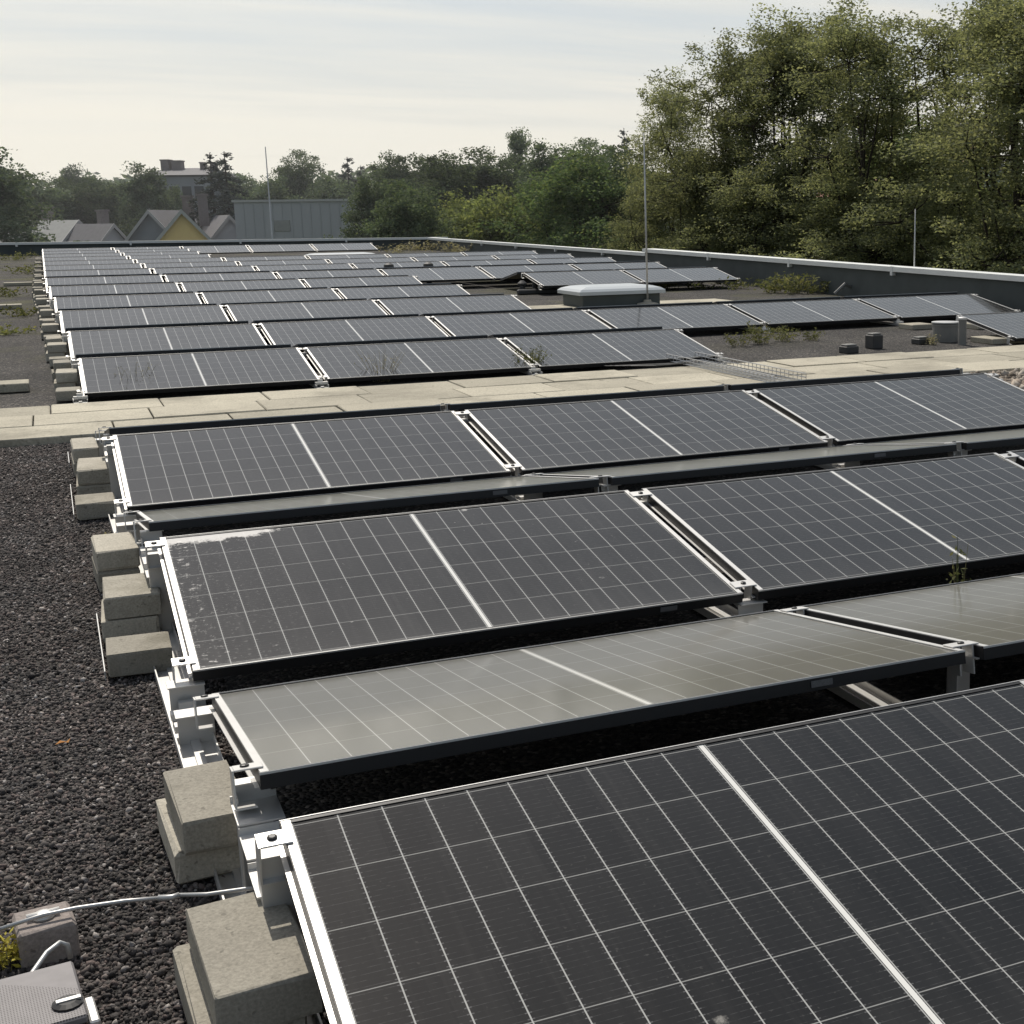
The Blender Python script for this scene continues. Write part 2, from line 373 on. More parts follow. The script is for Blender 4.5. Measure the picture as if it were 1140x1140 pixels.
def npmesh(name,V,F,m):
    me=bpy.data.meshes.new(name); V=np.ascontiguousarray(V,dtype=np.float32); F=np.ascontiguousarray(F,dtype=np.int32)
    k=F.shape[1]; me.vertices.add(len(V)); me.vertices.foreach_set('co',V.ravel())
    me.loops.add(F.size); me.loops.foreach_set('vertex_index',F.ravel())
    me.polygons.add(len(F)); me.polygons.foreach_set('loop_start',np.arange(0,F.size,k,dtype=np.int32))
    me.update(calc_edges=True); me.materials.append(m); return me
def reg(n):
    y=-2.15+ (5.5+2.15)*rng.random(n)**1.35
    x=rng.uniform(-.62-.02*(y+2),.10,n)
    return np.stack([x,y],1)
tag(stones('gravel_chips',M['chips'],115000,reg,.0048,lambda P:SLOPE*P[:,1]-.002),kind='stuff',label='loose dark lava gravel chips beside the near solar rows')
def reg2(n):
    y=rng.uniform(4.3,5.48,n); x=rng.uniform(6.4,8.6,n); k=(x>5.55+ (y-3.4)*0+.0)&(x>5.4); return np.stack([x,y],1)[k]
tag(stones('pebbles',M['pebble'],5000,reg2,.022,lambda P:SLOPE*P[:,1]),kind='stuff',label='pale round pebbles beyond the right end of the near rows')

# parapets
def parapet(name,label,a,b,h,cw,hb=None):
    """a, b inner edge ends (x,y), wall stands to the left of a->b"""
    a=Vector((*a,0)); b=Vector((*b,0)); d=(b-a).normalized(); nrm=Vector((d.y,-d.x,0))
    t=thing(name,label,'parapet')
    hb=h if hb is None else hb
    w=MB(); zb=-9
    def quadbox(o0,o1,za0,za1,zb0,zb1,mb,ex=0):
        A0=a-d*ex+nrm*o0; A1=a-d*ex+nrm*o1; B0=b+d*ex+nrm*o0; B1=b+d*ex+nrm*o1
        v=[(A0.x,A0.y,za0),(A1.x,A1.y,za0),(B1.x,B1.y,zb0),(B0.x,B0.y,zb0),(A0.x,A0.y,za1),(A1.x,A1.y,za1),(B1.x,B1.y,zb1),(B0.x,B0.y,zb1)]
        mb.add(v,[(0,1,2,3),(4,5,6,7),(0,1,5,4),(1,2,6,5),(2,3,7,6),(3,0,4,7)])
    ta,tb=Z(a.y,h),Z(b.y,hb)
    quadbox(0,cw-.06,zb,ta-.07,zb,tb-.07,w); w.build('wall',M['upstand'],t)
    c=MB()
    for q0,q1,e0,e1 in ((-.03,.035,-.050,-.035),(.037,cw*.55,-.028,.0),(cw*.55+.002,cw,.004,.004)):
        A0=a+nrm*q0; A1=a+nrm*q1; B0=b+nrm*q0; B1=b+nrm*q1
        c.add([(A0.x,A0.y,ta-.068-(.05 if q0<0 else 0)),(A1.x,A1.y,ta-.068),(B1.x,B1.y,tb-.068),(B0.x,B0.y,tb-.068-(.05 if q0<0 else 0)),(A0.x,A0.y,ta+e0),(A1.x,A1.y,ta+e1),(B1.x,B1.y,tb+e1),(B0.x,B0.y,tb+e0)],[(0,1,2,3),(4,5,6,7),(0,1,5,4),(1,2,6,5),(2,3,7,6),(3,0,4,7)])
    c.build('coping',M['coping'],t)
    n=int((b-a).length/3); j=MB()
    for k in range(1,n):
        p=a+d*((b-a).length*k/n); z=ta+(tb-ta)*k/n
        q=[p-d*.03+nrm*-.034,p+d*.03+nrm*-.034,p+d*.03+nrm*(cw+.004),p-d*.03+nrm*(cw+.004)]
        j.add([(v.x,v.y,z-.125) for v in q]+[(v.x,v.y,z+(.009 if i in (2,3) else -.030)) for i,v in enumerate(q)],[(0,1,2,3),(4,5,6,7),(0,1,5,4),(1,2,6,5),(2,3,7,6),(3,0,4,7)])
    if n>1: j.build('joint_cover',M['coping'],t)
    return t
parapet('parapet_wall','far parapet wall with pale metal coping closing the end of the roof',(-14,FARY(-14)),(RX+.45,FARY(RX)),.40,.45)
parapet('parapet_wall','long right parapet wall with pale coping, its farther lower stretch',(RX+.12,42.95),(RX+.14,23.2),.40,.42,.42)
parapet('parapet_wall','nearer taller stretch of the right parapet wall, wide pale coping',(RX-.03,23.15),(RX-.02,-12),.53,.62,.46)

# ------------------------------------------------------------------ solar panels
def frame_mesh():
    f=MB(); lw,sw,t=.011,.020,.035
    f.box(0,PL,0,lw,-t,0,0); f.box(0,PL,PW-lw,PW,-t,0,0)
    for x0 in (0,PL-sw):
        f.box(x0+(0 if x0==0 else 0),x0+sw,lw,PW-lw,-t,-.0012,0)
        a,b=(x0+.002,x0+sw-.001) if x0==0 else (x0+.001,x0+sw-.002)
        f.box(a,b,.004,PW-.004,-.0011,.0014,1)
    # thin pale strips paint the glint on the long edges; flanges at short ends
    f.box(.0,PL,-.0012,.0009,-.004,.0012,2); f.box(.0,PL,PW-.0009,PW+.0012,-.004,.0012,2)
    f.box(-.010,-.0005,.02,PW-.02,-.0345,-.031,1); f.box(PL+.0005,PL+.010,.02,PW-.02,-.0345,-.031,1)
    return f.mesh('frame',[M['black_frame'],M['silver'],M['silver_dull']])
def glass_mesh(m):
    g=MB().box(.019,PL-.019,.0105,PW-.0105,-.008,-.0022)
    me=g.mesh('glass',m); uv=me.uv_layers.new(name='UVMap')
    for lp in me.loops: v=me.vertices[lp.vertex_index].co; uv.data[lp.index].uv=(v.x,v.y)
    return me
GAP=.0587
def clamp_mesh(end):
    c=MB()
    if end: x0,x1=-.046,.013
    else: x0,x1=-.012,GAP+.012
    c.bbox(x0,x1,-.024,.024,.0022,.0062,.0012,0)
    if end: c.box(-.050,-.046,-.024,.024,-.075,.0055,0); c.box(-.046,-.006,-.024,.024,-.079,-.075,0)
    else: c.box(.006,.010,-.024,.024,-.075,.002,0); c.box(GAP-.010,GAP-.006,-.024,.024,-.075,.002,0)
    cx=-.022 if end else GAP/2
    c.lathe([(.0095,.0063),(.0095,.0100),(.006,.0115)],(cx,0,0),8,1)
    return c.mesh('clamp',[M['silver'],M['bolt']])
FR,GL,GA,GD,CE,CM=frame_mesh(),glass_mesh(M['glass']),glass_mesh(M['glass_glare']),glass_mesh(M['glass_dirt_glint']),clamp_mesh(True),clamp_mesh(False)
st=MB().box(0,.060,-.0035,-.0016,-.026,-.010).mesh('sticker',M['sticker'])
D=1.02463; H=.16606; GR,GV=.2867,.2014; PER=2*D+GR+GV; TILT=.1607
ROWD={1:(.027,.053,.004),2:(.024,.007,.011),3:(-.004,.001,.022),4:(-.02,.0,.022),5:(-.046,-.065,.023),6:(-.05,-.065,.02),7:(.09,-.019,-.067),8:(.075,-.019,-.06),
      9:(.057,-.015,-.041),10:(.04,-.01,-.03),11:(.018,.01,-.009),12:(.0,.01,-.004),13:(-.015,.009,.005),14:(-.03,.01,.012),15:(-.056,.01,.021),16:(-.07,.01,.026),17:(-.094,.009,.032)}
Y7,X7=7.4958,-.1826
def rowpos(r):
    dx,dy,dz=ROWD.get(r,(-.10,.01,.045))
    base=((r-3)//2)*PER if r<7 else Y7+((r-7)//2)*PER
    xo=0 if r<7 else X7
    return xo+dx, base+dy, dz
NEARROW={1:'the frontmost row',2:'the second row, sloping away and pale with glare',3:'the third row, facing the camera',4:'the narrow fourth row, sloping away',5:'the fifth row, beside the walkway',6:'the sixth row, just before the walkway'}
def rowname(r):
    if r<7: return NEARROW[r]
    k=(r-7)//2
    return f"the {ORD[k]} camera-facing row beyond the walkway" if r%2 else f"the {ORD[k]} away-sloping row beyond the walkway"
PROTO=None
def panel(r,i,label,x=None):
    x0,y0,dz=rowpos(r)
    if x is None: x=x0+i*(PL+GAP)
    t=thing('solar_panel',label,'solar panel',group='solar panels mounted in tilted rows on the flat roof')
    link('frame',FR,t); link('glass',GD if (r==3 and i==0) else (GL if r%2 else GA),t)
    if r%2:
        t.location=(x,y0,Z(y0,.14+dz)); t.rotation_euler=(TILT+SLOPE,0,0)
        jit=.0012
        t.rotation_euler.x+=random.uniform(-jit,jit)
    else:
        yl=y0+2*D+GR     # low far edge
        t.location=(x+PL,yl,Z(yl,.14+dz)); t.rotation_euler=(TILT-SLOPE,0,math.pi)
        t.rotation_euler.x+=random.uniform(-.0012,.0012)
    return t
def clamps(t,r,first,last):
    flip=(r%2==0)
    for yy in (.06,PW-.06):
        if first:
            c=link('clamp',CE,t); c.location=(PL if flip else 0,yy,0); c.rotation_euler=(0,0,math.pi if flip else 0)
        if last:
            c=link('clamp',CE,t); c.location=(0 if flip else PL,yy,0); c.rotation_euler=(0,0,0 if flip else math.pi)
        else:
            c=link('clamp',CM,t); c.location=(0 if flip else PL,yy,0); c.rotation_euler=(0,0,math.pi if flip else 0)
ROWS={1:[0,1],2:[0,1,2],3:[0,1,2],4:[0,1,2],5:[0,1,2],6:[0,1,2],7:[0,1,2],9:[0,1,2,3,4,5],11:[0,1,2],13:[0,1,2],15:[0,1,2,4,5],17:list(range(6)),19:list(range(6)),21:list(range(6)),23:list(range(6)),25:[0,1],27:[0,1],29:[0,1],31:[0,1,2,3,4]}
for r in range(8,32,2): ROWS[r]=ROWS[r-1] if r<31 else []
ROWS[30]=[0,1]
ROWX={}
for r,idx in sorted(ROWS.items()):
    for n,i in enumerate(idx):
        which='leftmost' if n==0 else (ORD[n])
        lab=f"{which} solar panel in {rowname(r)}" if n==0 else f"{which} solar panel from the left in {rowname(r)}"
        if r==3 and i==0: lab='solar panel with splashed white dirt and painted glint at upper left corner, third row'
        t=panel(r,i,lab)
        last=(i+1 not in idx); first=(i-1 not in idx)
        if r<=17 and (r%2 or r<8): clamps(t,r,first,last)
        elif r>17 and r%2:
            c=link('clamp',CM if not last else CE,t); c.location=(PL,PW-.06,0)
            if last: c.rotation_euler=(0,0,math.pi)
        if r in (1,2,3,4,5):
            s=link('sticker',st,t); s.location=(1.45,0,0) if r%2 else (.40,PW+.0055,0)
t=panel(7,0,'lone solar panel at the right end of the first row beyond the walkway',x=8.68); clamps(t,7,True,True)

# ------------------------------------------------------------------ mounting rails with posts and feet
def mount(label,xs,rows,detail,group):
    """one rail running front to back under the ends of the modules"""
    y0=rowpos(rows[0])[1]-.1; y1=rowpos(rows[-1])[1]+2*D+GR+.1
    t=thing('mounting_rail',label,'mounting rail',group=group)
    n=MB(); N_=14
    for k in range(N_):
        ya,yb=y0+(y1-y0)*k/N_,y0+(y1-y0)*(k+1)/N_
        xa,xb=xs(ya),xs(yb)
        for (o0,o1,h0,h1) in ((-.05,.05,.008,.014),(-.05,-.046,.014,.036),(.046,.05,.014,.036),(-.012,.012,.014,.024)):
            v=[(xa+o0,ya,Z(ya,h0)),(xa+o1,ya,Z(ya,h0)),(xb+o1,yb,Z(yb,h0)),(xb+o0,yb,Z(yb,h0)),(xa+o0,ya,Z(ya,h1)),(xa+o1,ya,Z(ya,h1)),(xb+o1,yb,Z(yb,h1)),(xb+o0,yb,Z(yb,h1))]
            n.add(v,[(0,1,2,3),(4,5,6,7),(0,1,5,4),(1,2,6,5),(2,3,7,6),(3,0,4,7)])
    n.build('rail',M['silver'],t)
    for r in rows:
        _,yb,dz=rowpos(r); x=xs(yb+D)
        yh,ya=yb+D,yb+D+GR           # the two high edges
        zt=.14+dz+H-.045
        # ridge: two folded posts and the stepped plate between them
        for yy,sg in ((yh-.055,1),(ya+.055,-1)):
            p=MB(); xo=.022; p.box(x-.030+xo,x+.045+xo,yy-.002,yy+.002,Z(yy,.014),Z(yy,zt)); 
            p.box(x-.030+xo,x-.026+xo,min(yy,yy+sg*.05)+.002,max(yy,yy+sg*.05)+.002,Z(yy,.014),Z(yy,zt-.02))
            p.box(x-.030+xo,x+.05+xo,yy-(.004 if sg>0 else .03),yy+(.03 if sg>0 else .004),Z(yy,zt),Z(yy,zt+.004))
            p.build('ridge_post',M['silver'],t)
        if detail:
            p=MB(); L_=ya-yh+.10; zz=[zt-.020,zt-.030,zt-.040]
            for k in range(3):
                a=yh-.04+L_*k/3; b=yh-.04+L_*(k+1)/3
                hz=zt-.085+.018*k
                p.box(x-.016,x+.078,a+.002,b,Z(a,hz),Z(a,hz+.004)); p.box(x-.016,x+.078,b-.004,b,Z(a,hz+.004),Z(a,hz+.018))
            p.build('ridge_plate',M['silver'],t)
        for yy,hh,sg in ((yb+.03,.14+dz-.045,1),(yb+2*D+GR-.03,.14+dz-.045,-1)):
            p=MB(); xf=xs(yy)
            p.box(xf-.04,xf+.055,yy-.002,yy+.002,Z(yy,.014),Z(yy,hh)); p.box(xf-.045,xf+.055,yy-.035,yy+.035,Z(yy,hh),Z(yy,hh+.004))
            p.box(xf-.045,xf+.055,yy-.055*sg-.02,yy-.055*sg+.02,Z(yy,.037),Z(yy,.055))
            p.box(xf-.02,xf+.02,yy-.03*sg-.012,yy-.03*sg+.012,Z(yy,.055),Z(yy,.075))
            p.build('valley_foot',M['silver'],t)
    return t
G1='aluminium rails carrying the near panels'; G2='aluminium rails carrying the far panels'
mount('bare aluminium rail along the left ends of the near rows beside ballast blocks',lambda y:-.012-.012*(y+1.5),[1,3,5],True,G1)
for k,nm in ((1,'first'),(2,'second'),(3,'third')):
    mount(f'aluminium rail and posts under the {nm} gap between near panels' if k<3 else 'aluminium rail at the right ends of the near rows',lambda y,k=k:k*(PL+GAP)-GAP/2+.02-.012*(y+1.5),[1,3,5] if k<3 else [3,5],False,G1)
mount('long aluminium rail along the left ends of the far rows',lambda y:-.135-.013*(y-8)*(1 if y<18 else 18/y*.55),list(range(7,31,2)),False,G2)
for k,nm,rr in ((1,'first',[7,9,11,13,15]),(2,'second',[7,9,11,13,15]),(3,'third',[7,9,11,13,15])):
    mount(f'aluminium rail under the {nm} gap of the far rows',lambda y,k=k:k*(PL+GAP)-.16-.013*(y-8),rr,False,G2)
for k,nm,rr in ((4,'fourth',[9]),(5,'fifth',[9]),(6,'right end',[9])):
    mount(f'short aluminium rail under the {nm} of the second row beyond the walkway' if k==6 else f'short aluminium rail under the {nm} gap of the second row beyond the walkway',lambda y,k=k:k*(PL+GAP)-.18,rr,False,G2)

# ------------------------------------------------------------------ ballast blocks
def block(x0,x1,y0,y1,z0,label,rot=0.0,h=.078,mm='block',g='concrete ballast blocks at the left ends of the rows'):
    cx,cy=(x0+x1)/2,(y0+y1)/2
    o=MB().bbox(-(x1-x0)/2,(x1-x0)/2,-(y1-y0)/2,(y1-y0)/2,0,h,.0065,jit=.85).build('ballast_block',M[mm])
    o.location=(cx,cy,Z(cy,z0)); o.rotation_euler=(SLOPE,0,rot); tag(o,label,'ballast block',g); return o
Bz=.012
def stack2(x0,x1,y0,y1,where,off=(-.02,.012),rot=0.0):
    block(x0+off[0],x1+off[0],y0+off[1],y1+off[1],Bz,f'lower block of the two-high stack {where}',rot+random.uniform(-.015,.015))
    block(x0,x1,y0,y1,Bz+.080,f'upper block of the two-high stack {where}',rot)
stack2(-.145,.03,-1.79,-1.44,'nearest the camera, beside the front row',(-.028,.01),.045)
stack2(-.132,.012,-1.06,-.74,'second nearest the camera, behind the bare wire',(-.020,.035),.05)
stack2(-.207,-.055,1.60,1.92,'at the upper left corner of the third row',(-.004,.0),.03)
stack2(-.200,-.02,.89,1.20,'beside the middle of the third row',(-.012,.0),-.03)
block(-.215,-.025,.50,.70,Bz,'single low concrete block beside the lower left end of the third row',-.02)
stack2(-.234,-.105,4.16,4.56,'touching the walkway at the fifth row',(-.004,0),.02)
stack2(-.222,-.06,3.46,3.84,'beside the middle of the fifth row',(-.01,0),-.03)
block(-.250,-.075,3.00,3.24,Bz,'single low concrete block beside the lower left end of the fifth row')
for r in range(7,31,2):
    x,yb,_=rowpos(r); k=(r-7)//2; nm=f'{ORD[k]} far row'
    j=lambda s=.03:random.uniform(-s,s)
    block(x-.20+j(.01),x-.02,yb+.08+j(),yb+.33,Bz,f'low block at the near end of the {nm}',j(.04))
    stack2(x-.19+j(.01),x-.025,yb+.62+j(),yb+.95,f'beside the middle of the {nm}',rot=j(.04))
    stack2(x-.20+j(.01),x-.06,yb+1.40+j(),yb+1.72,f'behind the ridge of the {nm}',rot=j(.04))
# thin tray lips on which the stacks stand
def lip(x,y0,y1,label):
    o=MB().bbox(-.002,.002,0,y1-y0,0,.03,.0008).build('ballast_tray_lip',M['silver_dull']); o.location=(x,y0,Z(y0,.004)); o.rotation_euler=(SLOPE,0,0); tag(o,label,'tray lip','upright edges of ballast trays')
lip(-.226,.52,1.22,'upright metal lip at the left of the blocks beside the third row')
lip(-.262,3.05,3.86,'upright metal lip at the left of the blocks beside the fifth row')
lip(-.255,4.55,4.95,'short upright metal lip standing near the walkway')

# ------------------------------------------------------------------ foreground bits
t=thing('conductor_holder','small pinkish concrete block holding the bare wire in a metal clip','wire holder',(-.40,-1.175,Z(-1.17,.006)),(0,0,.13))
MB().bbox(-.053,.053,-.054,.054,-.022,.070,.006,jit=.5).build('block',M['block_pink'],t)
c=MB(); c.lathe([(.022,.0705),(.022,.076),(.014,.081),(.004,.083)],(0,0,0),14); c.box(-.030,.030,-.007,.007,.0775,.0815)
c.build('clip',M['silver'],t,True)
w=MB(); w.tube([(-.475,-1.205,.072),(-.40,-1.196,.0785),(-.34,-1.194,.078),(-.25,-1.205,.077),(-.172,-1.222,.074)],.0042,7)
w.tube([(-.19,-1.217,.0745),(-.165,-1.226,.074),(-.150,-1.224,.075)],.0062,7)
w.tube([(-.155,-1.222,.075),(-.10,-1.255,.079),(-.03,-1.285,.088),(.03,-1.30,.088)],.0042,7)
tag(w.build('conductor_wire',M['wire'],None,True),'bare metal wire running from the small block to the panel rail','wire')
t=thing('perforated_tray','grey perforated metal tray in the bottom left corner with clip and cable end','cable tray',(-.415,-1.49,Z(-1.49,.012)),(0,0,.10))
def perf():
    m,nt,out=mat('perforated_sheet'); ob=coords(nt); s=nt.nodes.new('ShaderNodeSeparateXYZ'); L(nt,ob,s.inputs[0])
    fx=math_(nt,'SUBTRACT',math_(nt,'FRACT',math_(nt,'MULTIPLY',s.outputs[0],210)),.5); fy=math_(nt,'SUBTRACT',math_(nt,'FRACT',math_(nt,'MULTIPLY',s.outputs[1],160)),.5)
    d=math_(nt,'SQRT',math_(nt,'ADD',math_(nt,'MULTIPLY',fx,fx),math_(nt,'MULTIPLY',fy,fy)))
    hole=math_(nt,'LESS_THAN',d,.27)
    band=math_(nt,'ADD',math_(nt,'MULTIPLY',s.outputs[0],.75),s.outputs[1])
    k=math_(nt,'LESS_THAN',band,.055); hole=math_(nt,'MULTIPLY',hole,k)
    c=mixc(nt,hole,mixc(nt,noise(nt,ob,30,4),(.15,.14,.14),(.24,.225,.225)),(.045,.04,.04)); pbsdf(nt,out,c,.6,.1); return m
M['perf']=perf()
MB().bbox(-.085,.075,-.10,.115,.045,.062,.004).build('lid',M['perf'],t)
b=MB(); b.box(-.075,.065,-.09,.105,0,.044); b.build('body',M['silver_dull'],t)
b=MB(); b.bbox(.0755,.092,-.11,-.02,.02,.052,.003); b.build('lip',M['silver'],t)
b=MB(); b.lathe([(.026,.0625),(.026,.066),(.016,.070)],(.048,-.045,0),14,1); b.box(.03,.07,-.05,-.04,.0655,.0725,0); b.build('clip',[M['silver'],M['bolt']],t)
w=MB(); w.tube([(-.44,-1.46,.03),(-.425,-1.37,.045),(-.395,-1.325,.062),(-.372,-1.303,.066),(-.360,-1.302,.058),(-.357,-1.304,.03)],.005,8); tag(w.build('cable_end',M['wire'],None,True),'short grey cable end rising behind the perforated tray','cable')
def tuft(name,label,cat,loc,n,rad,h,m,leaf=.012,group=None,stems=12,stemmat='dry',curve=.4):
    t=thing(name,label,cat,loc,group=group); s=MB(); lv=[];lf=[]
    for k in range(stems):
        a=random.uniform(0,6.28); q=random.uniform(0,1)**.6*rad; hh=h*random.uniform(.5,1)
        b0=Vector((math.cos(a)*q*.3,math.sin(a)*q*.3,0)); b1=Vector((math.cos(a)*q,math.sin(a)*q,hh)); mid=(b0+b1)*.5+Vector((0,0,hh*.15*curve))
        s.tube([b0,mid,b1],[.0016*h/.3+.0006,.0012*h/.3+.0005,.0008],4)
        for j in range(n//stems):
            u=random.uniform(.15,1); p=b0.lerp(mid,u*2) if u<.5 else mid.lerp(b1,u*2-1)
            p=p+Vector((random.gauss(0,1),random.gauss(0,1),random.gauss(0,.7)))*leaf*1.3
            e=Vector((random.gauss(0,1),random.gauss(0,1),random.gauss(0,.6))).normalized(); f=e.cross(Vector((random.gauss(0,1),random.gauss(0,1),random.gauss(0,1)))).normalized()
            l=leaf*random.uniform(.6,1.4); o=len(lv); lv+=[p-e*l,p+f*l*.4,p+e*l,p-f*l*.4]; lf.append((o,o+1,o+2,o+3))
    s.build('stems',M[stemmat],t); MB().add(lv,lf).build('leaves',M[m],t); return t
tuft('stonecrop_clump','yellow flowering stonecrop clump at the left edge beside the small block','plant',(-.468,-1.205,0),240,.05,.05,'yellow_moss',.008,stems=16)
lfm=MB(); 
lfm.add([(0,0,.018),(.013,.012,.024),(.03,.004,.02),(.016,-.012,.026)],[(0,1,2,3)]); lfm.add([(.026,.0,.02),(.04,.002,.03),(.034,-.01,.022)],[(0,1,2)])
o=lfm.build('fallen_leaf',M['orange_leaf']); o.location=on(62,836); tag(o,'small orange fallen leaf on the dark gravel','leaf')
p=on(128,612); tuft('dry_weed','dry brown weed in front of the block at the third row','weed',(p.x-.01,p.y-.02,p.z),110,.06,.10,'dry',.006,stems=12)
p=Vector((2.55,-.12,Z(-.12))); tuft('small_weed','small green weed growing between second and third rows','weed',(p.x,p.y,p.z),60,.05,.30,'weed',.010,stems=8,stemmat='weed')
p=on(592,414); tuft('grass_clump','tall pale green weed clump at the walkway edge before far panels','weed',p,520,.20,.24,'weed',.012,stems=60,stemmat='weed')
p=on(425,425); tuft('dry_weed','sparse brown weed at the walkway edge left of the green clump','weed',p,120,.22,.30,'dry',.008,stems=26)
p=on(150,437); tuft('dry_weed','thin brown weed before the leftmost far panel','weed',p,130,.20,.26,'dry',.008,stems=22)
for k,(u,v,rad,h,n) in enumerate([(822,386,.20,.15,220),(848,383,.24,.24,420),(872,380,.20,.18,260),(905,379,.14,.12,160),(1040,384,.10,.12,120)]):
    tuft('weed_clump',['low green weed at the right end of the first far row','largest green weed in the gravel strip beside the walkway','green weed just right of the largest weed in the strip','small weed in the middle of the gravel strip','reddish dry weed in front of the drum'][k],'weed',on(u,v),n,rad,h,'weed' if k<4 else 'dry',.016,'weeds in the gravel strip behind the walkway',26)
for k,(u,v,rad,h,n) in enumerate([(738,322,.5,.14,240),(862,326,.40,.28,360),(885,327,.45,.33,420),(912,327,.40,.24,300),(820,322,.4,.16,200),(780,322,.4,.13,180)]):
    tuft('shrub',['low weeds right of the skylight','left shrub below the parapet in the gravel behind the long row','tallest shrub below the parapet','right shrub below the parapet, nearest the dark junction box','small shrub beside the end of the panels behind the skylight','low sparse weeds between skylight and parapet'][k],'shrub',on(u,v),n,rad,h,'weed',.032,'shrubs growing in the gravel by the right parapet',26,'dry')
for k,(u,v,rad,h,n) in enumerate([(470,279,1.0,.35,300),(505,283,.8,.35,240),(440,281,.8,.25,160)]):
    tuft('weed_clump',['middle patch of brown weeds before the far parapet','right patch of brown weeds before the far parapet','left patch of brown weeds beside the rearmost panels'][k],'weed',on(u,v),n,rad,h,'dry',.05,'weeds by the far parapet',24)
for k,(u,v,rad,h,n) in enumerate([(12,290,.9,.25,420),(26,305,.7,.2,300),(6,330,.5,.16,260),(30,352,.4,.12,200),(10,372,.35,.08,160)]):
    tuft('moss_patch',['farthest green weed patch at the left roof edge','second green weed patch from the far parapet at left','weed patch above the pale slab at the left edge','weed patch right of the leftmost slab','nearest sparse weed patch on the left gravel'][k],'weed',on(u,v),n,rad,h,'weed',.03,'weeds on the left gravel',26,'weed')

# pale slabs lying on the left gravel
for (u0,u1,v,hh,lab) in ((-40,33,441,.07,'long pale metal-edged slab by the walkway at the left edge'),(-60,24,347,.06,'pale slab on the left gravel half way to the far parapet'),(4,36,319,.06,'small yellowish slab on the left gravel near the farthest weeds')):
    a=on(u0,v); b=on(u1,v); o=MB().bbox(0,b.x-a.x,0,.32,0,hh,.006).build('concrete_slab',M['paver']); o.location=(a.x,a.y,Z(a.y,.006)); tag(o,lab,'slab','loose slabs on the left gravel')

# wire cable tray crossing the walkway
t=thing('cable_tray','galvanised mesh cable tray lying across the walkway between the arrays','cable tray')
a0=Vector((4.78,7.55,Z(7.5,.05))); a1=Vector((4.86,5.60,Z(5.6,.05)))
dv=(a1-a0); sd=Vector((.30,.03,0))
r_=MB()
for o_,h in ((0,0),(0,.06),(1,0),(1,.06),(.33,0),(.66,0),(0,.03),(1,.03)): r_.tube([a0+sd*o_+Vector((0,0,h)),a1+sd*o_+Vector((0,0,h))],.0045,5)
r_.build('long_wires',M['wire'],t)
r_=MB()
for k in range(30):
    q=a0+dv*(k/29); r_.tube([q+Vector((0,0,.06)),q,q+sd,q+sd+Vector((0,0,.06))],.0035,4)
r_.build('cross_wires',M['wire'],t)
t=thing('cable_bundle','black cables leaving the tray end beside the far panels','cable')
r_=MB()
for k in range(4):
    y=7.17+.035*k; r_.tube([(4.95+.02*k,y,Z(7.2,.065)),(4.75,y+.02*(-1)**k,Z(7.2,.056)),(4.5,y-.02*(-1)**k,Z(7.2,.056)),(4.32-.06*k,y+.12,Z(7.3,.05)),(4.30-.06*k,y+.30,Z(7.4,.04))],.005,5)
r_.build('cables',M['dark_plastic'],t)

# skylight on its slab patch
def skylight(c,wx,wy,hb,ht,label,rot=0.0):
    t=thing('skylight',label,'skylight',c,(0,0,rot))
    k=MB(); k.bbox(-wx/2+.06,wx/2-.06,-wy/2+.06,wy/2-.06,0,hb,.01); k.build('kerb',M['upstand'],t)
    prof=[(0,0),(.0,.06),(.05,.10),(.16,.135),(.30,.15)]
    d=MB(); rings=[]
    for (ins,z) in prof:
        s=ins*(ht/.15); x,y=wx/2-ins*.9,wy/2-ins*.9; rings.append([(-x,-y,hb+.002+z*ht/.15),(x,-y,hb+.002+z*ht/.15),(x,y,hb+.002+z*ht/.15),(-x,y,hb+.002+z*ht/.15)])
    vs=[v for r in rings for v in r]; fs=[(0,1,2,3),tuple(len(vs)-4+i for i in range(4))]
    for i in range(len(rings)-1):
        for q in range(4): fs.append((i*4+q,i*4+(q+1)%4,(i+1)*4+(q+1)%4,(i+1)*4+q))
    d.add(vs,fs); d.build('dome',M['dome'],t)
    return t
sx=on(690,344); sl=Vector((7.05,14.72,Z(14.7)))
skylight((sl.x,sl.y,sl.z+.03),1.30,.95,.17,.12,'low white dome skylight on dark kerb behind the long second far row')
k=MB()
for i in range(5):
    for j in range(3): k.bbox(5.55+i*.68,5.55+i*.68+.67,13.35+j*.62,13.35+j*.62+.61,0,.04,.004)
o=k.build('skylight_paving',M['paver']); o.location=(0,0,Z(14)); o['kind']='structure'
q=on(385,282,.0)
skylight((6.55,32.2,Z(32.2)),1.75,.9,.16,.13,'flat white skylight lying among the farthest panels')

# lightning rods
def rod(label,base,h,r,foot=True):
    t=thing('lightning_rod',label,'lightning rod',base)
    m_=MB(); m_.tube([(0,0,.05),(0,0,h*.55),(0,0,h)],[r,r*.8,r*.45],6); m_.build('rod',M['wire'],t,True)
    if foot: f=MB(); f.lathe([(.15,0),(.15,.07),(.06,.09),(.05,.12)],(0,0,0),14); f.build('foot',M['block'],t)
    return t
b=on(721,343); rod('tall thin lightning rod standing right in front of the skylight',b,(343-158)/FPX*(b-CAM).dot(cf)*1.02,.016)
b=Vector((RX-.25,13.55,Z(13.5))); rod('shorter lightning rod at the right parapet before the trees',b,1.35,.013)
b=at(303,262,60); rod('distant thin mast above the grey box building',Vector((b.x,b.y,-9)),9+1.41+(241-160)/FPX*60,.05,False)

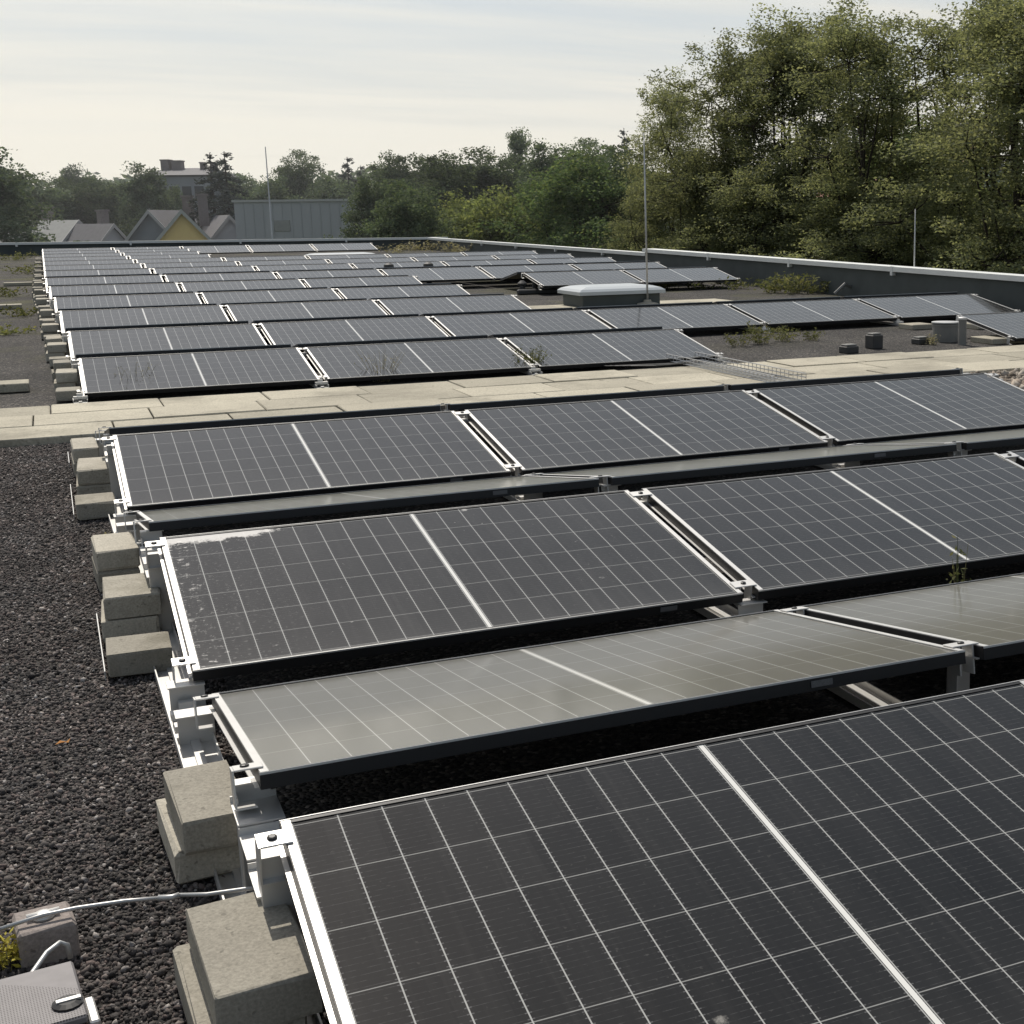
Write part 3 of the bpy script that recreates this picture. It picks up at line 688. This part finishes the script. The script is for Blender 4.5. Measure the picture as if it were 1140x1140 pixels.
# drum, pipe and bits at the right end of the second row
b=on(1052,380); t=thing('vent_drum','squat grey round drum at the right end of the gravel strip','vent',b)
d=MB(); d.lathe([(.135,0),(.135,.16),(.14,.165),(.14,.185),(.12,.195)],(0,0,0),22); d.build('body',M['pipe'],t); d=MB(); d.lathe([(.147,.196),(.147,.208),(.05,.215)],(0,0,0),22); d.build('lid',M['silver_dull'],t)
b=on(1071,384); t=thing('vent_pipe','short grey vertical vent pipe right of the drum','pipe',b)
d=MB(); d.tube([(0,0,0),(0,0,.27)],.042,14); d.build('pipe',M['pipe'],t,False); d=MB(); d.lathe([(.05,.262),(.05,.28),(.03,.288)],(0,0,0),14); d.build('cap',M['silver_dull'],t)
for k,(u,v,wx,wy,lab) in enumerate([(1115,381,.52,.4,'pale flat slab below the lone panel at the right'),(1095,365,.45,.4,'pale flat slab behind the vent pipe'),(1020,366,.3,.3,'small pale slab left of the drum')]):
    o=MB().bbox(-wx/2,wx/2,-wy/2,wy/2,0,.06,.006).build('concrete_slab',M['paver']); o.location=on(u,v,.0); tag(o,lab,'slab','loose slabs by the right vents')
for k,(u,v,s,hh,lab) in enumerate([(973,388,.13,.14,'taller dark cube-shaped holder block in the gravel strip'),(945,393,.15,.07,'low dark holder block left of the taller one'),(1025,383,.15,.06,'low dark holder block right of the taller one, near the drum')]):
    t=thing('wire_holder',lab,'holder block',on(u,v),(0,0,.1),'dark holder blocks in the gravel strip')
    MB().bbox(-s/2,s/2,-.07,.07,0,hh,.008).build('block',M['dark_plastic'],t); MB().bbox(-s/2.4,s/2.4,-.05,.05,hh+.002,hh+.018,.004).build('cap',M['pipe'],t)
# wire brackets on the parapets and dark boxes
for k,(u,v,lab) in enumerate([(1078,328,'metal wire bracket on the right parapet above the lone panel'),(873,301,'metal wire bracket on the right parapet above the shrubs'),(767,291,'metal wire bracket on the right parapet near the panels behind the skylight'),(1043,331,'twisted wire end below the right parapet coping')]):
    d=ray(u,v); tt=(RX-.05-CAM.x)/d.x; p=CAM+d*tt
    t=thing('wire_bracket',lab,'bracket',p,group='wire brackets on the right parapet')
    m_=MB(); m_.tube([(0,0,-.06),(-.05,-.03,.02),(-.06,.02,.10),(.03,.05,.16)],.014,5); m_.tube([(0,.10,-.04),(-.05,.09,.05),(-.03,.16,.12)],.012,5); m_.build('wire',M['wire'],t,True)
    m_=MB(); m_.bbox(-.03,.02,-.03,.03,-.02,.02,.004); m_.build('clamp',M['silver'],t)
b=on(962,329); t=thing('junction_box','dark cable junction box at the foot of the right parapet','junction box',b); MB().bbox(-.22,.22,-.14,.14,.04,.22,.02).build('box',M['dark_plastic'],t); m_=MB(); m_.tube([(-.2,-.1,.1),(-.45,-.15,.2),(-.6,-.1,.05)],.03,6); m_.build('conduit',M['pipe'],t); m_=MB(); m_.tube([(.1,0,.22),(.3,.05,.3),(.4,.1,.05)],.02,6); m_.build('conduit',M['pipe'],t)
# vents with tangled pipes in the gap left of the rear group
def ventcluster(b,label,s=1.0):
    t=thing('vent_stack',label,'vent',b)
    for k,(x,y,h,r) in enumerate([(-.35,.1,.22,.08),(.05,.25,.30,.07),(.4,-.1,.18,.10)]):
        m_=MB(); m_.tube([(x*s,y*s,0),(x*s,y*s,h*s)],r*s,12); m_.lathe([(r*1.5*s,0),(r*1.6*s,.05*s),(r*.6*s,.12*s)],(x*s,y*s,h*s+.01),12); m_.build('pipe',M['dark_plastic'],t)
    m_=MB(); m_.bbox(-.6*s,.65*s,-.35*s,-.15*s,.0,.14*s,.02); m_.build('base',M['dark_plastic'],t)
ventcluster(on(597,327),'cluster of dark vents in the gap left of the skylight',.62)
p=Vector((7.35,20.1,Z(20,.30))); ventcluster(on(588,312),'second vent cluster, farther back among the panels',.55)
for (u,v,lab) in ((433,304,'dark vent hood among the far panels, left of two'),(477,303,'dark vent hood among the far panels, right of two')):
    p=on(u,v-4,.28); p.z-=.28; t=thing('vent_hood',lab,'vent',p,group='dark vent hoods'); m_=MB(); m_.tube([(0,0,0),(0,0,.36)],.05,10); m_.build('pipe',M['dark_plastic'],t); m_=MB(); m_.lathe([(.07,.28),(.10,.31),(.09,.37),(.04,.40)],(0,0,0),14); m_.build('cap',M['dark_plastic'],t)

# ------------------------------------------------------------------ trees
def quads(C,size,flat=.5,asp=.5):
    n=len(C); e=rng.normal(size=(n,3)); e[:,2]*=flat; e/=np.linalg.norm(e,axis=1)[:,None]
    g=rng.normal(size=(n,3)); f=np.cross(e,g); f/=np.linalg.norm(f,axis=1)[:,None]
    s=size*rng.uniform(.6,1.35,n)[:,None]
    V=np.stack([C-e*s,C+f*s*asp,C+e*s,C-f*s*asp],1).reshape(-1,3); F=np.arange(4*n).reshape(n,4); return V,F
def tree_meshes(name,h,cb,rad,lobes,clumps,leaves,leaf,m,sig=.42,trunkr=.22,open_=.0,shape='round'):
    """h height, cb crown base, rad crown radius; returns trunk mesh and crown mesh"""
    tk=MB(); lob=[]
    for i in range(lobes):
        u=(i+.5)/lobes; z=cb+(h-cb)*(.10+.84*u)
        if shape=='round': env=math.sin(math.pi*min(1,.18+.82*u)**.9)**.6
        elif shape=='tall': env=(1-u)**.35*.9+.1
        else: env=.75+.3*math.sin(u*5)
        env=max(.15,env)
        a=i*2.4+random.uniform(-.5,.5); q=rad*env*random.uniform(.30,.80)*(1-.55*max(0,u-.72)/.28)
        lr=rad*random.uniform(.28,.42)
        lob.append((Vector((math.cos(a)*q,math.sin(a)*q,min(z,h-lr*.7))),lr))
    lob.append((Vector((0,0,h-rad*.35)),rad*.36))
    top=Vector((random.uniform(-.3,.3),random.uniform(-.3,.3),h*.80))
    spine=[Vector((0,0,0)),Vector((.1,.05,h*.25)),Vector((-.12,.1,h*.5)),top]
    tk.tube(spine,[trunkr,trunkr*.75,trunkr*.45,trunkr*.12],7)
    C=[]
    def sp(u):
        u=max(0,min(.999,u))*3; i=int(u); return spine[i].lerp(spine[i+1],u-i)
    for c,lr in lob:
        u=max(.18,min(.95,(c.z-lr*1.1-.12*h)/(h*.8))); b=sp(u)
        mid=b.lerp(c,.5)+Vector((random.uniform(-.3,.3),random.uniform(-.3,.3),-.05*h*random.random()))
        r0=trunkr*.46*(1-u*.55); tk.tube([b,mid,c],[r0,r0*.65,r0*.3],5,caps=False)
        n=max(4,int(clumps*(lr/(rad*.4))**2/lobes))
        for k in range(n):
            d=Vector((random.gauss(0,1),random.gauss(0,1),random.gauss(.15,.85))).normalized(); q=c+d*lr*(random.random()**.45)*random.choice((1,1,1.15))
            if k%2==0: tk.tube([c,c.lerp(q,.55)+Vector((random.uniform(-.1,.1),random.uniform(-.1,.1),-.08)),q],[r0*.34,r0*.22,.010],4,caps=False)
            C.append(q)
    C=np.array([tuple(c) for c in C]); per=max(1,leaves//len(C))
    cs=np.repeat(C,per,0); w=np.repeat(np.exp(rng.normal(0,.25,len(C))),per)[:,None]
    P=cs+np.clip(rng.normal(size=cs.shape),-1.7,1.7)*np.array([sig,sig,sig*.55])*w
    V,F=quads(P,leaf)
    return tk.mesh('trunk',M['bark'],True), npmesh('crown',V,F,m)
def conifer_meshes(h,rad,m,leaves=9000,leaf=.22):
    tk=MB(); tk.tube([(0,0,0),(0,0,h*.6),(0,0,h)],[.22,.12,.02],7)
    P=[]; z=h*.06
    while z<h*.985:
        u=z/h; r_=rad*(1-u)**.62*random.uniform(.75,1.15); nb=max(3,int(9*(1-u)+3))
        for k in range(nb):
            a=random.uniform(0,6.28); n=max(3,int(leaves*r_/rad/(nb*34)))
            tk.tube([(0,0,z),(math.cos(a)*r_*.9,math.sin(a)*r_*.9,z-r_*.25)],[.03,.01],4,caps=False)
            for j in range(n):
                q=random.random()**.7; P.append((math.cos(a)*r_*q+random.gauss(0,.10*rad*.3),math.sin(a)*r_*q+random.gauss(0,.10*rad*.3),z-r_*.28*q+random.gauss(0,.10)))
        z+=h*.028
    V,F=quads(np.array(P),leaf,.4,.35); return tk.mesh('trunk',M['bark'],True), npmesh('crown',V,F,m)
def put(name,label,meshes,u,depth,vtop,hmesh,cat='tree',group=None,wscale=1.0,rot=None):
    """stand a tree at that bearing and depth, scaled so that its top is as high as in the photograph"""
    hz=241.7-(u-800)*.0116     # horizon
    p=at(u,hz,depth); ztop=CAM.z+(hz-vtop)/FPX*depth
    s=(ztop+9)/hmesh
    t=thing(name,label,cat,(p.x,p.y,-9),(0,0,random.uniform(0,6.28) if rot is None else rot),group); t.scale=(s*wscale,s*wscale,s)
    link('trunk',meshes[0],t); link('crown',meshes[1],t); return t
HB=15.0
rob=[tree_meshes('robinia',HB,3.0,4.3,18,430,60000,.050,M['leaf_robinia'],sig=.26,shape='round') for _ in range(3)]
robt=tree_meshes('robinia_open',HB,3.5,3.6,15,230,30000,.050,M['leaf_robinia'],sig=.24,shape='tall')
brd=[tree_meshes('broadleaf',12,2.0,4.2,16,420,44000,.085,M['leaf_dark'],sig=.32) for _ in range(2)]
grn=tree_meshes('greenleaf',12,1.5,4.2,16,420,44000,.080,M['leaf_green'],sig=.32)
lime=tree_meshes('limeleaf',9,.8,4.2,14,360,36000,.080,M['leaf_lime'],sig=.32)
far=[tree_meshes('fartree',12,1.5,4.6,14,320,30000,.11,M['leaf_far'],sig=.36) for _ in range(2)]
pop=tree_meshes('poplar',16,2.0,2.0,14,190,20000,.10,M['leaf_far'],sig=.34,shape='tall')
con=conifer_meshes(14,3.4,M['needle'],22000,.13); 
GRT='tall trees beyond the right parapet'
for k,(u,d,v,ms,ws,lab) in enumerate([
  (752,41,98,rob[2],.62,'lower rounded tree at the left edge of the tall right group'),
  (820,38,48,rob[0],.80,'first of the tall feathery trees, just right of the lower rounded one'),
  (872,36,38,rob[1],.92,'second tall tree from the left beyond the right parapet'),
  (905,37,34,rob[2],.95,'third tall tree from the left beyond the right parapet'),
  (968,33,22,rob[0],.85,'fourth tall olive tree beyond the parapet, right of centre of the group'),
  (1040,34,14,robt,1.0,'slim open tree with bare limbs showing sky, near the right edge'),
  (1100,31,-12,rob[1],.66,'tallest tree rising out of the picture near the right edge'),
  (1135,29,6,rob[2],.95,'dark tall tree cut by the right edge of the picture'),
  (1190,28,-10,rob[0],1.0,'tree outside the right edge continuing the tall group')]):
    put('tall_tree',lab,ms,u,d*1.5,v,HB,group=GRT,wscale=ws*1.22)
GB='bushy trees below the tall group'
for (u,d,v,ms,hm,ws,lab) in [
  (722,42,206,rob[2],HB,.8,'bushy olive tree at the left foot of the tall group'),
  (775,38,172,rob[0],HB,.95,'dense lower tree under the leftmost tall tree'),
  (850,36,185,rob[1],HB,1.1,'dense lower tree under the second and third tall trees'),
  (940,34,190,rob[2],HB,1.1,'dense lower tree in front of the middle trunks'),
  (1010,44,150,grn,12,1.2,'greener tree behind the gap in the tall group'),
  (1085,40,205,lime,9,1.2,'bright green bush seen through the gap near the right edge'),
  (1000,33,225,rob[0],HB,1.1,'low dense bush before the trunks at right'),
  (1110,30,235,rob[1],HB,1.1,'low dark bush at the right edge above the parapet')]:
    put('bushy_tree',lab,ms,u,d*1.45,v,hm,group=GB,wscale=ws*1.2)
GM='broadleaf trees in the middle distance'
for (u,d,v,ms,hm,ws,lab) in [
  (648,72,184,grn,12,1.15,'bright green round tree left of the tall group'),
  (600,78,205,grn,12,.9,'smaller green tree left of the bright round tree'),
  (553,74,220,lime,9,.95,'yellow green bush standing before the dark trees'),
  (515,82,224,lime,9,.7,'small pale bush left of the yellow green bush'),
  (455,72,212,brd[0],12,.9,'dark broad tree right of the grey box building'),
  (420,84,205,brd[1],12,.8,'dark tree close to the right corner of the grey box building'),
  (685,75,176,brd[0],12,1.0,'dark tree behind the bright green tree'),
  (500,95,180,brd[1],12,1.0,'dark rounded tree in the middle of the treeline'),
  (545,98,176,brd[0],12,1.0,'dark tree left of the slender poplar'),
  (615,96,168,brd[1],12,.9,'dark tree just right of the slender poplar'),
  (655,105,166,brd[0],12,1.0,'dark tree between the poplar and the small spruce'),
  (440,110,180,brd[1],12,.9,'dark tree with a stepped top at the left of the middle treeline'),
  (475,112,184,far[0],12,.9,'greyish tree behind the middle treeline')]:
    put('broadleaf_tree',lab,ms,u,d,v,hm,group=GM,wscale=ws)
put('poplar','slender poplar rising above the treeline left of centre right',pop,580,105,150,16,group=None,wscale=.75)
put('spruce','small pointed spruce just left of the tall right group',con,697,110,147,14,wscale=.75)
put('spruce','left of the twin dark spruces behind the grey box',con,240,112,173,14,wscale=1.15,group='twin dark spruces')
put('spruce','right of the twin dark spruces behind the grey box',con,256,111,171,14,wscale=1.15,group='twin dark spruces')
put('spruce','dark conical spruce right of the large round distant tree',con,391,140,177,14,wscale=1.1)
put('spruce','short conical tree beside the dark conical spruce',con,405,142,186,14,wscale=.9)
GF='hazy distant trees at the left'
for (u,d,v,ms,hm,ws,lab) in [
  (-8,95,178,far[0],12,1.1,'large hazy tree cut by the left edge of the picture'),
  (40,124,203,far[1],12,1.2,'hazy tree second from the left edge'),
  (75,128,206,brd[0],12,1.1,'darker tree behind the pale house roofs at left'),
  (112,130,205,far[0],12,1.0,'hazy tree left of the pale birch'),
  (90,160,192,far[1],12,.6,'narrow boxy treetop sticking up above the left treeline'),
  (165,122,193,far[1],12,.75,'pale birch-like tree left of the tall grey house'),
  (192,124,214,brd[1],12,.7,'tree standing before the tall grey house'),
  (337,135,177,brd[0],12,.85,'large round tree above the grey box building'),
  (300,128,205,far[1],12,.9,'low hazy tree behind the grey box, left part'),
  (370,125,203,far[0],12,.9,'low hazy tree behind the grey box, right part'),
  (275,140,203,far[0],12,.8,'hazy tree just right of the twin spruces')]:
    put('hazy_tree',lab,ms,u,d,v,hm,group=GF,wscale=ws)
# wood on the horizon
P=[]
for k in range(1500):
    u=random.uniform(-120,1300); d=random.uniform(190,330); h=max(202,random.gauss(207,3.5))+5*math.sin(u*.045)+4*math.sin(u*.11+1)
    if u>400: h-=12
    hz=241.7-(u-800)*.0116; p=at(u,hz,d); zt=CAM.z+(hz-h)/FPX*d
    for j in range(5): P.append((p.x,p.y,zt-1.5-j*2.2,3.0))
P=np.array(P); cs=np.repeat(P,14,0); Q=cs[:,:3]+np.clip(rng.normal(size=(len(cs),3)),-1.4,1.4)*1.25
V,F=quads(Q,.62,.6,.6); tag(link('distant_wood',npmesh('distant_wood',V,F,M['leaf_far'])),kind='stuff',label='hazy wooded horizon behind houses and trees')

# summer haze lying over the country beyond the roof
def haze_mat():
    m,nt,out=mat('summer_haze'); v=nt.nodes.new('ShaderNodeVolumeScatter'); v.inputs['Color'].default_value=(.95,.97,1,1); v.inputs['Density'].default_value=.0007; v.inputs['Anisotropy'].default_value=.45
    L(nt,v.outputs[0],out.inputs['Volume']); return m
hz_=MB().box(-260,420,46.5,460,-8.9,45).build('haze',haze_mat()); hz_['kind']='structure'
# ------------------------------------------------------------------ houses
def bearing(u,d):
    hz=241.7-(u-800)*.0116; p=at(u,hz,d); return p,hz
def house(label,u,d,vridge,w,l,rise,wall,roofm,rot=0.0,group='houses beyond the far parapet',gable_front=True,chim=True,overh=.35,name='house',skyl=False):
    """gable end of width w towards the viewer, ridge at the height seen in the photograph"""
    p,hz=bearing(u,d); zr=CAM.z+(hz-vridge)/FPX*d
    t=thing(name,label,'house',(p.x,p.y,-9)); ang=-math.atan2(ray(u,hz).x,ray(u,hz).y)+rot; t.rotation_euler=(0,0,ang)
    zr+=9; ze=zr-rise; a=w/2
    b=MB(); b.add([(-a,0,0),(a,0,0),(a,l,0),(-a,l,0),(-a,0,ze),(a,0,ze),(a,l,ze),(-a,l,ze),(0,0,zr-.12),(0,l,zr-.12)],[(0,1,5,8,4),(3,7,9,6,2),(0,4,7,3),(1,2,6,5)]); b.build('wall',wall,t)
    r_=MB(); k=rise/a; ov=overh; ax=a+ov; zx=zr-ax*k; th=.18
    for s in (-1,1):
        v=[(0,-ov,zr),(s*ax,-ov,zx),(s*ax,l+ov,zx),(0,l+ov,zr)]; v2=[(x,y,z-th) for x,y,z in v]
        r_.add(v+v2,[(0,1,2,3),(4,5,6,7),(0,1,5,4),(1,2,6,5),(2,3,7,6),(3,0,4,7)])
    ro=r_.build('roof',roofm,t)
    f=MB()
    for s in (-1,1):
        v=[(0,-ov-.06,zr+.03),(s*ax,-ov-.06,zx+.03),(s*ax,-ov-.06,zx-.30),(0,-ov-.06,zr-.30)]; v2=[(x,y+.055,z) for x,y,z in v]; f.add(v+v2,[(0,1,2,3),(4,5,6,7),(0,1,5,4),(1,2,6,5),(2,3,7,6),(3,0,4,7)])
    f.build('verge_board',M['fascia'],t)
    if chim:
        c=MB(); c.box(a*.25,a*.25+.7,l*.35,l*.35+.7,zr-1.2,zr+1.0); c.box(a*.25-.08,a*.25+.78,l*.35-.08,l*.35+.78,zr+1.002,zr+1.15); c.build('chimney',M['brick'],ro)
    wn=MB()
    for x in (-a*.45,a*.2):
        wn.box(x,x+.9,-.03,-.005,ze-1.9,ze-.6)
    wn.build('window',M['window'],t)
    return t
house('yellow gabled house with pale verge boards behind the far parapet',203,98,233.5,9.5,11,5.4,M['yellow_wall'],M['roof_tile'],0,skyl=True)
house('pale house with dark roof half hidden right of the yellow gable',255,104,239.5,6.5,9,3.8,M['white_wall'],M['roof_tile'],.15,chim=False)
house('dark steep roofed house left of the yellow gable',168,108,234,9,12,5.2,M['far_grey'],M['roof_tile'],-.35)
house('low pale house with chimney, second from left behind the parapet',124,112,249,7,9,4,M['white_wall'],M['roof_tile'],.5)
house('pale roofed house at the left behind the far parapet',84,116,245,9,10,3.4,M['white_wall'],M['roof_pale'],.9)
house('house with reddish roof glimpsed through the tall trees at right',1088,95,158,11,12,4.5,M['white_wall'],M['roof_red'],.8,name='house')
def boxhouse(name,label,u0,u1,d,vtop,depth,wall,parts):
    p,hz=bearing(u0,d); q,_=bearing(u1,d); zt=CAM.z+(hz-vtop)/FPX*d+9
    w=(q-p).length; ang=math.atan2(q.y-p.y,q.x-p.x)
    t=thing(name,label,'building',(p.x,p.y,-9),(0,0,ang)); b=MB(); b.box(0,w,0,depth,0,zt); b.build('wall',wall,t)
    c=MB(); c.box(-.12,w+.12,-.12,depth+.12,zt+.002,zt+.16); c.build('roof_edge',M['fascia'] if name=='box_building' else M['roof_tile'],t)
    parts(t,w,zt); return t
def bp(t,w,zt):
    m_=MB(); m_.bbox(w*.34,w*.48,-.06,-.01,zt-2.1,zt-1.3,.02); m_.build('wall_panel',M['roof_pale'],t)
    m_=MB(); 
    for k in range(1,12): m_.box(w*k/12-.02,w*k/12+.02,-.035,-.004,0,zt-.02)
    m_.build('cladding_joint',M['far_grey2'],t)
boxhouse('box_building','flat roofed windowless grey box building behind the far parapet',262,389,100,226,10,M['far_grey2'],bp)
def hp(t,w,zt):
    r_=MB(); r_.add([(-.4,-.4,zt+.17),(w+.4,-.4,zt+.17),(w+.4,10.4,zt+.17),(-.4,10.4,zt+.17),(.8,4.6,zt+1.0),(w-.8,4.6,zt+1.0)],[(0,1,5,4),(1,2,5),(2,3,4,5),(3,0,4),(0,1,2,3)]); ro=r_.build('roof',M['roof_tile'],t)
    for (x,s,h) in ((.6,.8,1.7),(1.7,.9,1.6),(w*.74,.35,1.4),(w*.92,.35,1.4)):
        c=MB(); c.box(x,x+s,3.4,4.4,zt+.4,zt+h); c.box(x-.06,x+s+.06,3.34,4.46,zt+h+.002,zt+h+.12); c.build('chimney',M['brick'],ro)
    for k in range(5):
        for j in range(3):
            m_=MB(); x=w*(k+.5)/5; m_.box(x-.45,x+.45,-.03,-.004,zt-2.2-3*j,zt-.9-3*j); m_.build('window',M['window'],t)
boxhouse('grey_house','tall dark grey house with several chimneys behind the trees at left',163,232,135,199,10,M['far_grey'],hp)

# ------------------------------------------------------------------ light
SUN_EL,SUN_AZ=R(53),R(0)        # azimuth from +Y towards +X
sd=Vector((math.sin(SUN_AZ)*math.cos(SUN_EL),math.cos(SUN_AZ)*math.cos(SUN_EL),math.sin(SUN_EL)))
ld=bpy.data.lights.new('Sun','SUN'); ld.energy=3.6; ld.angle=R(.53); ld.color=(1,.94,.85)
so=bpy.data.objects.new('Sun',ld); COL.objects.link(so); so.rotation_euler=(-sd).to_track_quat('-Z','Y').to_euler(); so.location=(0,0,30)
w=bpy.data.worlds.new('World'); SC.world=w; w.use_nodes=True; nt=w.node_tree; nt.nodes.clear()
out=nt.nodes.new('ShaderNodeOutputWorld'); bg=nt.nodes.new('ShaderNodeBackground')
sky=nt.nodes.new('ShaderNodeTexSky'); sky.sky_type='NISHITA'; sky.sun_disc=False; sky.sun_elevation=SUN_EL; sky.sun_rotation=SUN_AZ; sky.air_density=1.0; sky.dust_density=2.5; sky.ozone_density=1.0; sky.altitude=100
tc=nt.nodes.new('ShaderNodeTexCoord'); sp=nt.nodes.new('ShaderNodeSeparateXYZ'); L(nt,tc.outputs['Generated'],sp.inputs[0])
# thin high cloud: streaks on a plane overhead, thicker towards the horizon
den=math_(nt,'ADD',math_(nt,'MAXIMUM',sp.outputs[2],0.0),.10)
cx=math_(nt,'DIVIDE',sp.outputs[0],den); cy=math_(nt,'DIVIDE',sp.outputs[1],den)
cb=nt.nodes.new('ShaderNodeCombineXYZ'); L(nt,cx,cb.inputs[0]); L(nt,cy,cb.inputs[1])
mp=nt.nodes.new('ShaderNodeMapping'); mp.inputs['Rotation'].default_value=(0,0,R(20)); mp.inputs['Scale'].default_value=(.22,1.0,1); L(nt,cb.outputs[0],mp.inputs[0])
cl=noise(nt,mp.outputs[0],1.1,7,.6); cl=ramp(nt,cl,[(.36,0),(.66,1)])
hzf=ramp(nt,sp.outputs[2],[(0,.97),(.05,.84),(.10,.52),(.17,.30),(.35,.24),(1,.12)])
fac=math_(nt,'ADD',hzf,math_(nt,'MULTIPLY',cl,math_(nt,'MULTIPLY',ramp(nt,sp.outputs[2],[(.0,.3),(.08,1),(.3,.6),(.6,.3)]),.75)),clamp=True)
fac=math_(nt,'MULTIPLY',fac,.95)
back=ramp(nt,math_(nt,'ADD',math_(nt,'MULTIPLY',sp.outputs[1],.5),.5),[(.15,0),(.88,.80),(1,1)])
hz=mixc(nt,back,(3.2,3.5,3.7),(10.3,9.85,8.6))
c=mixc(nt,fac,sky.outputs[0],hz)
thin=math_(nt,'MULTIPLY',math_(nt,'SUBTRACT',1.0,cl),ramp(nt,sp.outputs[2],[(.03,0),(.09,.55),(.17,.85),(.5,.6),(1,.3)]))
side=ramp(nt,math_(nt,'ADD',math_(nt,'MULTIPLY',sp.outputs[0],.5),.5),[(.45,.45),(.75,1)])
c=mixc(nt,math_(nt,'MULTIPLY',thin,side),c,(6.3,7.1,7.7))
L(nt,c,bg.inputs[0]); bg.inputs[1].default_value=.095; L(nt,bg.outputs[0],out.inputs[0])
SC.view_settings.view_transform='Standard'; SC.view_settings.look='None'; SC.view_settings.exposure=0; SC.view_settings.gamma=1
SC.render.engine='CYCLES'; SC.cycles.max_bounces=6; SC.cycles.diffuse_bounces=3; SC.cycles.glossy_bounces=3; SC.cycles.transmission_bounces=4; SC.cycles.transparent_max_bounces=4
SC.cycles.volume_bounces=0; SC.cycles.use_denoising=True; SC.cycles.sample_clamp_indirect=6; SC.cycles.blur_glossy=.5
